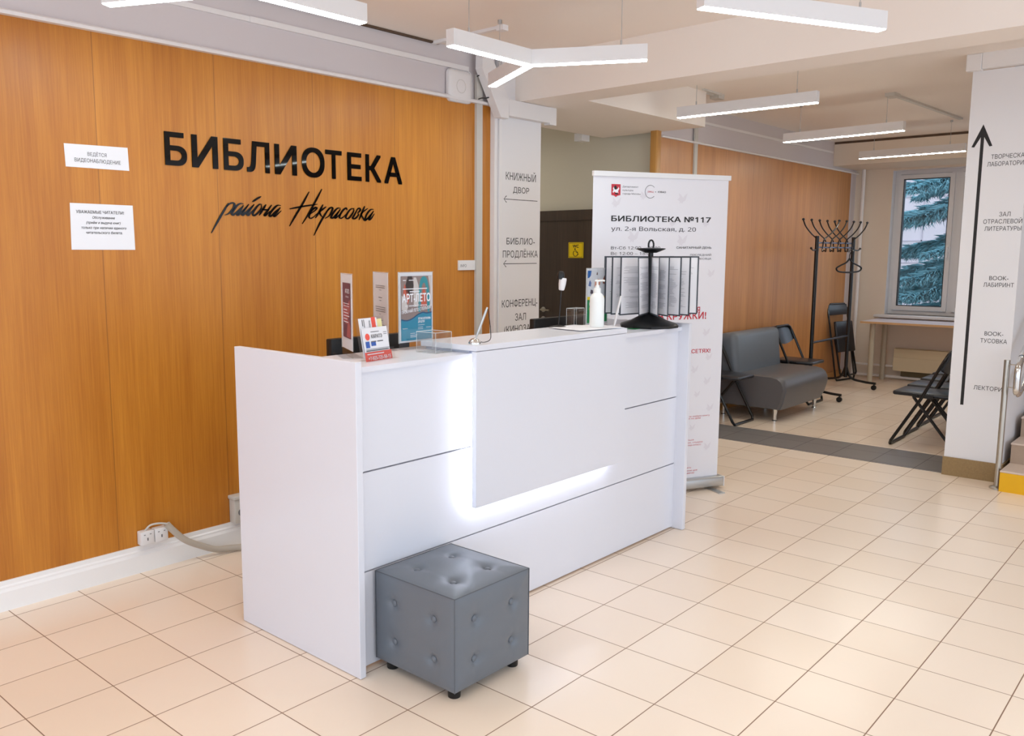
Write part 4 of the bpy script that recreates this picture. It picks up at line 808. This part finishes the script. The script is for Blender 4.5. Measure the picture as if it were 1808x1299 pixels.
# folding chairs: front is +Y in local space
def folding_chair():
    t = thing('folding_chair', 'black folding chair nearest the lettered pillar, first of the row', 'chair', (0, 0, 0), 0)
    hw = .205; R = .0125
    L = lambda name, mb, m: obj(name, mb, m, t, local=True)
    top = [(-hw, .19, .02), (-hw, -.165, .745)]
    fr_pts = [(-hw + .02, -.175, .785)]
    # long tubes: front floor bar, up past the seat, over the backrest
    loop = [(-hw, -.150, .72), (-hw, .0, .40), (-hw, .20, .04), (-hw + .02, .212, .013), (hw - .02, .212, .013), (hw, .20, .04), (hw, .0, .40), (hw, -.150, .72), (hw - .015, -.172, .768), (hw - .06, -.18, .79), (-hw + .06, -.18, .79), (-hw + .015, -.172, .768)]
    L('front_frame', MB().tube(loop, R, 10, close=True), M_blkm)
    iw = hw - .03
    rl = [(-iw, .06, .41), (-iw, -.235, .04), (-iw + .02, -.247, .013), (iw - .02, -.247, .013), (iw, -.235, .04), (iw, .06, .41)]
    L('rear_frame', MB().tube(rl, R, 10), M_blkm)
    mb = MB().rbox(-.185, .185, -.20, .225, .412, .448, .016, 3)
    mb.v = [(x * (1 - .10 * max(0, (y - .05) / .14)), y, z + (.006 if z > .43 else 0) * max(0, 1 - (x / .18) ** 2) * max(0, 1 - (y / .19) ** 2)) for x, y, z in mb.v]
    L('seat', mb, M_vinyl)
    n = 8; V = []; F = []
    for j in range(7):
        for i in range(n + 1):
            a = -1 + 2 * i / n; b = j / 6; z = .60 + .19 * b - (.05 * (1 - b) * a * a * -1 if False else 0) + .045 * (1 - b) * abs(a) ** 2; y = -.105 - (z - .60) * .42 - .03 * (1 - a * a)
            V.append((a * (hw - .006), y, z))
    k = len(V); V2 = [(x, y - .022, z) for x, y, z in V]
    for j in range(6):
        for i in range(n): q = j * (n + 1) + i; F += [(q, q + 1, q + n + 2, q + n + 1), (k + q + 1, k + q, k + q + n + 1, k + q + n + 2)]
    ring = list(range(n + 1)) + [(j + 1) * (n + 1) - 1 for j in range(1, 7)] + list(range(6 * (n + 1) + n - 1, 6 * (n + 1) - 1, -1)) + [j * (n + 1) for j in range(5, 0, -1)]
    for a, b in zip(ring, ring[1:] + ring[:1]): F.append((b, a, k + a, k + b))
    L('backrest', MB().add(V + V2, F, 0, True), M_vinyl)
    mb = MB()
    for s_ in (-1, 1): mb.obox((s_ * (hw - .014), -.01, .425), .012, .15, .03, Matrix.Rotation(.0, 3, 'X')).lathe((s_ * (hw + .004), .03, .425), [(.008, 0), (.008, .008)], 10, M=Matrix.Rotation(PI / 2 * s_, 3, 'Y'))
    L('hinge', mb, M_blkm)
    return t
ch = folding_chair(); CG = None
def at(o, x, y, rz, z=0): o.location = (x, y, z); o.rotation_euler = (0, 0, rz)
at(ch, 7.645, 1.93, 0)
G = 'black folding chairs in the row by the pillar'
ch['group'] = G
for i, lb in enumerate(('black folding chair second from the pillar end of the row', 'black folding chair third in the row, behind the second', 'black folding chair nearest the window in the row')):
    dup(ch, (8.10 + .455 * i, 1.95 + .02 * i, 0), 0, lb, G)
c2 = dup(ch, (7.47, 3.62, 0), PI, 'black folding chair between the banner and the sofa', 'black folding chairs along the veneer wall')
c3 = dup(ch, (9.008, 3.55, 0), PI, 'black folding chair between the sofa and the coat rack', 'black folding chairs along the veneer wall')
# folded chair leaning in the corner
def folded_chair():
    t = thing('folded_chair', 'black folding chair folded flat and leaning in the corner behind the coat rack', 'chair', (10.93, 3.70, 0), math.radians(-12))
    hw = .205; lean = .17
    def q(x, z, d=0): return (x, lean * z / .95 + d, z)
    L = lambda name, mb, m: obj(name, mb, m, t, local=True)
    L('front_frame', MB().tube([q(-hw, .88), q(-hw, .5), q(-hw, .04), q(-hw + .02, .012), q(hw - .02, .012), q(hw, .04), q(hw, .5), q(hw, .88), q(hw - .05, .935), q(-hw + .05, .935)], .011, 10, close=True), M_blkm)
    L('rear_frame', MB().tube([q(-hw + .03, .55, -.03), q(-hw + .03, .1, -.05), q(-hw + .05, .07, -.05), q(hw - .05, .07, -.05), q(hw - .03, .1, -.05), q(hw - .03, .55, -.03)], .011, 10), M_blkm)
    M = Matrix.Rotation(-math.atan(lean / .95), 3, 'X')
    mb = MB().rbox(-.185, .185, -.018, .018, -.19, .19, .016, 3); mb.v = [tuple(Vector(q(0, .54, -.055)) + M @ Vector(v)) for v in mb.v]; L('seat', mb, M_vinyl)
    mb = MB().rbox(-.2, .2, -.012, .012, -.085, .085, .011, 3)
    mb.v = [tuple(Vector(q(0, .845, -.0)) + M @ Vector((v[0], v[1] - .03 * (1 - (v[0] / .2) ** 2) * 0 + .03 * (1 - (v[0] / .2) ** 2), v[2] if v[2] > 0 else v[2] * (1 - .5 * (v[0] / .2) ** 2)))) for v in mb.v]; L('backrest', mb, M_vinyl)
    L('label_sticker', MB().box(-.0, .035, lean * .5 / .95 - .079, lean * .5 / .95 - .077, .46, .52), M_paper)
    return t
folded_chair()
# coat rack
t = thing('coat_rack', 'black metal wheeled coat rack with curved hooks near the window corner', 'coat rack', (9.8, 3.5, 0))
x1, x2, ry = 9.25, 10.34, 3.50
for x in (x1, x2): obj('post', MB().tube([(x, ry, .12), (x, ry, 1.735)], .020, 14), M_blkm, t)
obj('crossbar', MB().tube([(x1, ry, .605), (x2, ry, .605)], .013, 12), mat('rack_steel_blue', '#3c4452', .25, metal=.6), t)
for z in (1.615, 1.665): obj('hook_rail', MB().tube([(x1, ry, z), (x2, ry, z)], .009, 10), mat('rail_steel', '#8f96ac', .25, metal=.8), t)
for x in (x1, x2):
    f = obj('foot', MB().tube(smooth_path([(x, ry - .34, .075), (x, ry - .2, .085), (x, ry - .06, .12), (x, ry, .26)], 5), .014, 10).tube(smooth_path([(x, ry + .34, .075), (x, ry + .2, .085), (x, ry + .06, .12), (x, ry, .26)], 5), .014, 10), M_blkm, t)
    for sy in (-1, 1): obj('caster', MB().lathe((x - .012, ry + sy * .32, .028), [(.028, 0), (.028, .024)], 16, M=Matrix.Rotation(PI / 2, 3, 'Y')).tube([(x, ry + sy * .32, .04), (x, ry + sy * .32, .08)], .008, 8), M_blk, f)
xs = [x1 + .02 + (x2 - x1 - .04) * i / 4 for i in range(5)]
for i in range(5):
    for s_ in (-1, 1):
        xb = x1 + .1 + (x2 - x1 - .2) * i / 4; d = .33
        e = -s_      # the hooks leaning left sit behind the rails, those leaning right before them
        mb = MB().tube(smooth_path([(xb - s_ * .06, ry + e * .06, 1.585), (xb - s_ * .02, ry + e * .03, 1.575), (xb + s_ * .03, ry + e * .015, 1.64), (xb + s_ * .05, ry + e * .02, 1.70), (xb + s_ * .18, ry + e * .035, 1.76), (xb + s_ * .28, ry + e * .055, 1.83), (xb + s_ * .33, ry + e * .065, 1.895)], 5), .007, 8)
        mb.lathe((xb + s_ * .33, ry + e * .065, 1.89), [(.006, 0), (.014, .008), (.014, .018), (.005, .026)], 10)
        obj('hook', mb, M_blkm, t)
for x, s_ in ((x1, -1), (x2, 1)): obj('hook', MB().tube(smooth_path([(x, ry, 1.595), (x + s_ * .12, ry - .01, 1.585), (x + s_ * .19, ry - .015, 1.605)], 5), .008, 8).lathe((x + s_ * .19, ry - .015, 1.595), [(.008, 0), (.014, .01), (.008, .022)], 10), M_blkm, t)
hx, hy, hz = 10.13, 3.46, 1.565
t = thing('coat_hanger', 'black plastic coat hanger hanging from the coat rack', 'coat hanger', (hx, hy, hz))
def hp(a, z): return (hx + .94 * a, hy - .34 * a, hz + z)
obj('hook', MB().tube(smooth_path([hp(-.015, .0), hp(.0, .028), hp(.02, .01), hp(0, -.03), hp(0, -.08)], 5), .005, 8), M_blk, t)
obj('frame', MB().tube(smooth_path([hp(0, -.07), hp(.05, -.115), hp(.15, -.15), hp(.205, -.18), hp(.16, -.215), hp(0, -.225), hp(-.16, -.215), hp(-.205, -.18), hp(-.15, -.15), hp(-.05, -.115), hp(0, -.07)], 4), .009, 8), M_blk, t)
# table and radiator under the window
t = thing('table', 'long white-topped table with beige legs under the window', 'table', (11.1, 2.4, 0))
obj('tabletop', MB().box(10.75, 11.46, 1.3, 3.50, .733, .752), M_table, t); obj('edge_band', MB().box(10.745, 10.75, 1.3, 3.5, .728, .752).box(10.745, 11.46, 3.5, 3.505, .728, .752), M_tedge, t)
obj('underside', MB().box(10.752, 11.455, 1.3, 3.498, .728, .732), M_tedge, t)
for x, y in ((10.88, 3.40), (11.33, 3.40), (10.88, 1.4), (11.33, 1.4)): obj('leg', MB().tube([(x, y, 0), (x, y, .728)], .03, 16), M_tleg, t)
t = thing('radiator', 'cream panel radiator low on the wall under the table', 'radiator', (11.44, 2.6, .1))
obj('casing', MB().rbox(11.37, 11.47, 1.9, 3.29, .115, .39, .008, 2), M_rad, t); obj('front_ridge', MB().box(11.362, 11.372, 1.9, 3.288, .115, .28), M_rad, t)
obj('pipe_stub', MB().box(11.39, 11.45, 1.95, 3.2, .05, .115), mat('radiator_dark', '#5d5138', .7), t)

# ------------------------------------------------------------------ spruce outside
t = thing('spruce_tree', 'blue spruce with drooping branches outside the window', 'tree', (16.4, 2.6, -.35))
mb = MB().tube([(16.4, 2.6, -.35), (16.4, 2.6, 2.0), (16.4, 2.6, 6.5)], [.17, .14, .03], 12); obj('trunk', mb, mat('bark', '#4d3f38', .9), t)
rnd = random.Random(3)
M_sp = mat('spruce_needles', '#8cc6d2', .8, var=(7, .55))
def branch(z0, ang, L, droop, seed):
    rr = random.Random(seed); mb = MB(); d = Vector((math.cos(ang), math.sin(ang), 0)); sd = Vector((-d.y, d.x, 0)); base = Vector((16.4, 2.6, z0)); n = int(34 * L)
    spine = []
    for i in range(n + 1):
        s = i / n; spine.append(base + d * (L * s) + Z_ * (-droop * s ** 1.3 + .25 * droop * s * s * s))
    mb.tube(spine[::6] + [spine[-1]], .012, 5)
    for i in range(3, n + 1):
        s = i / n; p = spine[i]; wl = .50 * (1 - s) + .12
        for k in range(7):
            side = rr.choice((-1, 1)); dr = (d * rr.uniform(.3, 1.0) + sd * side * rr.uniform(.2, 1) + Z_ * rr.uniform(-.85, .12)).normalized(); l = wl * rr.uniform(.5, 1.1)
            q = p + dr * l; a = dr.cross(Z_).normalized(); b = a.cross(dr)
            w = .018 + .014 * rr.random(); m_ = p.lerp(q, .55)
            mb.add([p, m_ + a * w, m_ - a * w, q, m_ + b * w, m_ - b * w], [(0, 1, 3, 2), (0, 4, 3, 5)])
            for e in range(5):
                f = rr.uniform(.25, 1); c0 = p.lerp(q, f); nd = (dr + a * rr.uniform(-1, 1) + b * rr.uniform(-1, .6)).normalized() * .10
                mb.add([c0 - a * .006, c0 + a * .006, c0 + nd], [(0, 1, 2)])
    obj('branch', mb, M_sp, t)
sd_ = 0
for z0, L, dr in ((-.1, 2.4, .25), (.1, 2.4, .3), (.35, 2.5, .4), (.6, 2.5, .45), (.95, 2.6, .6), (1.3, 2.6, .7), (1.65, 2.7, .8), (2.15, 2.5, .85), (2.75, 2.7, .95), (3.25, 2.5, .9), (4.0, 1.8, .6), (4.8, 1.2, .35)):
    for a0 in (70, 105, 140, 10, -50):
        sd_ += 1
        if sd_ % 5 in (4, 0) and z0 > 3: continue
        branch(z0 + rnd.uniform(-.06, .06), math.radians(a0 + rnd.uniform(-12, 12)), L * rnd.uniform(.85, 1.05), dr, sd_)
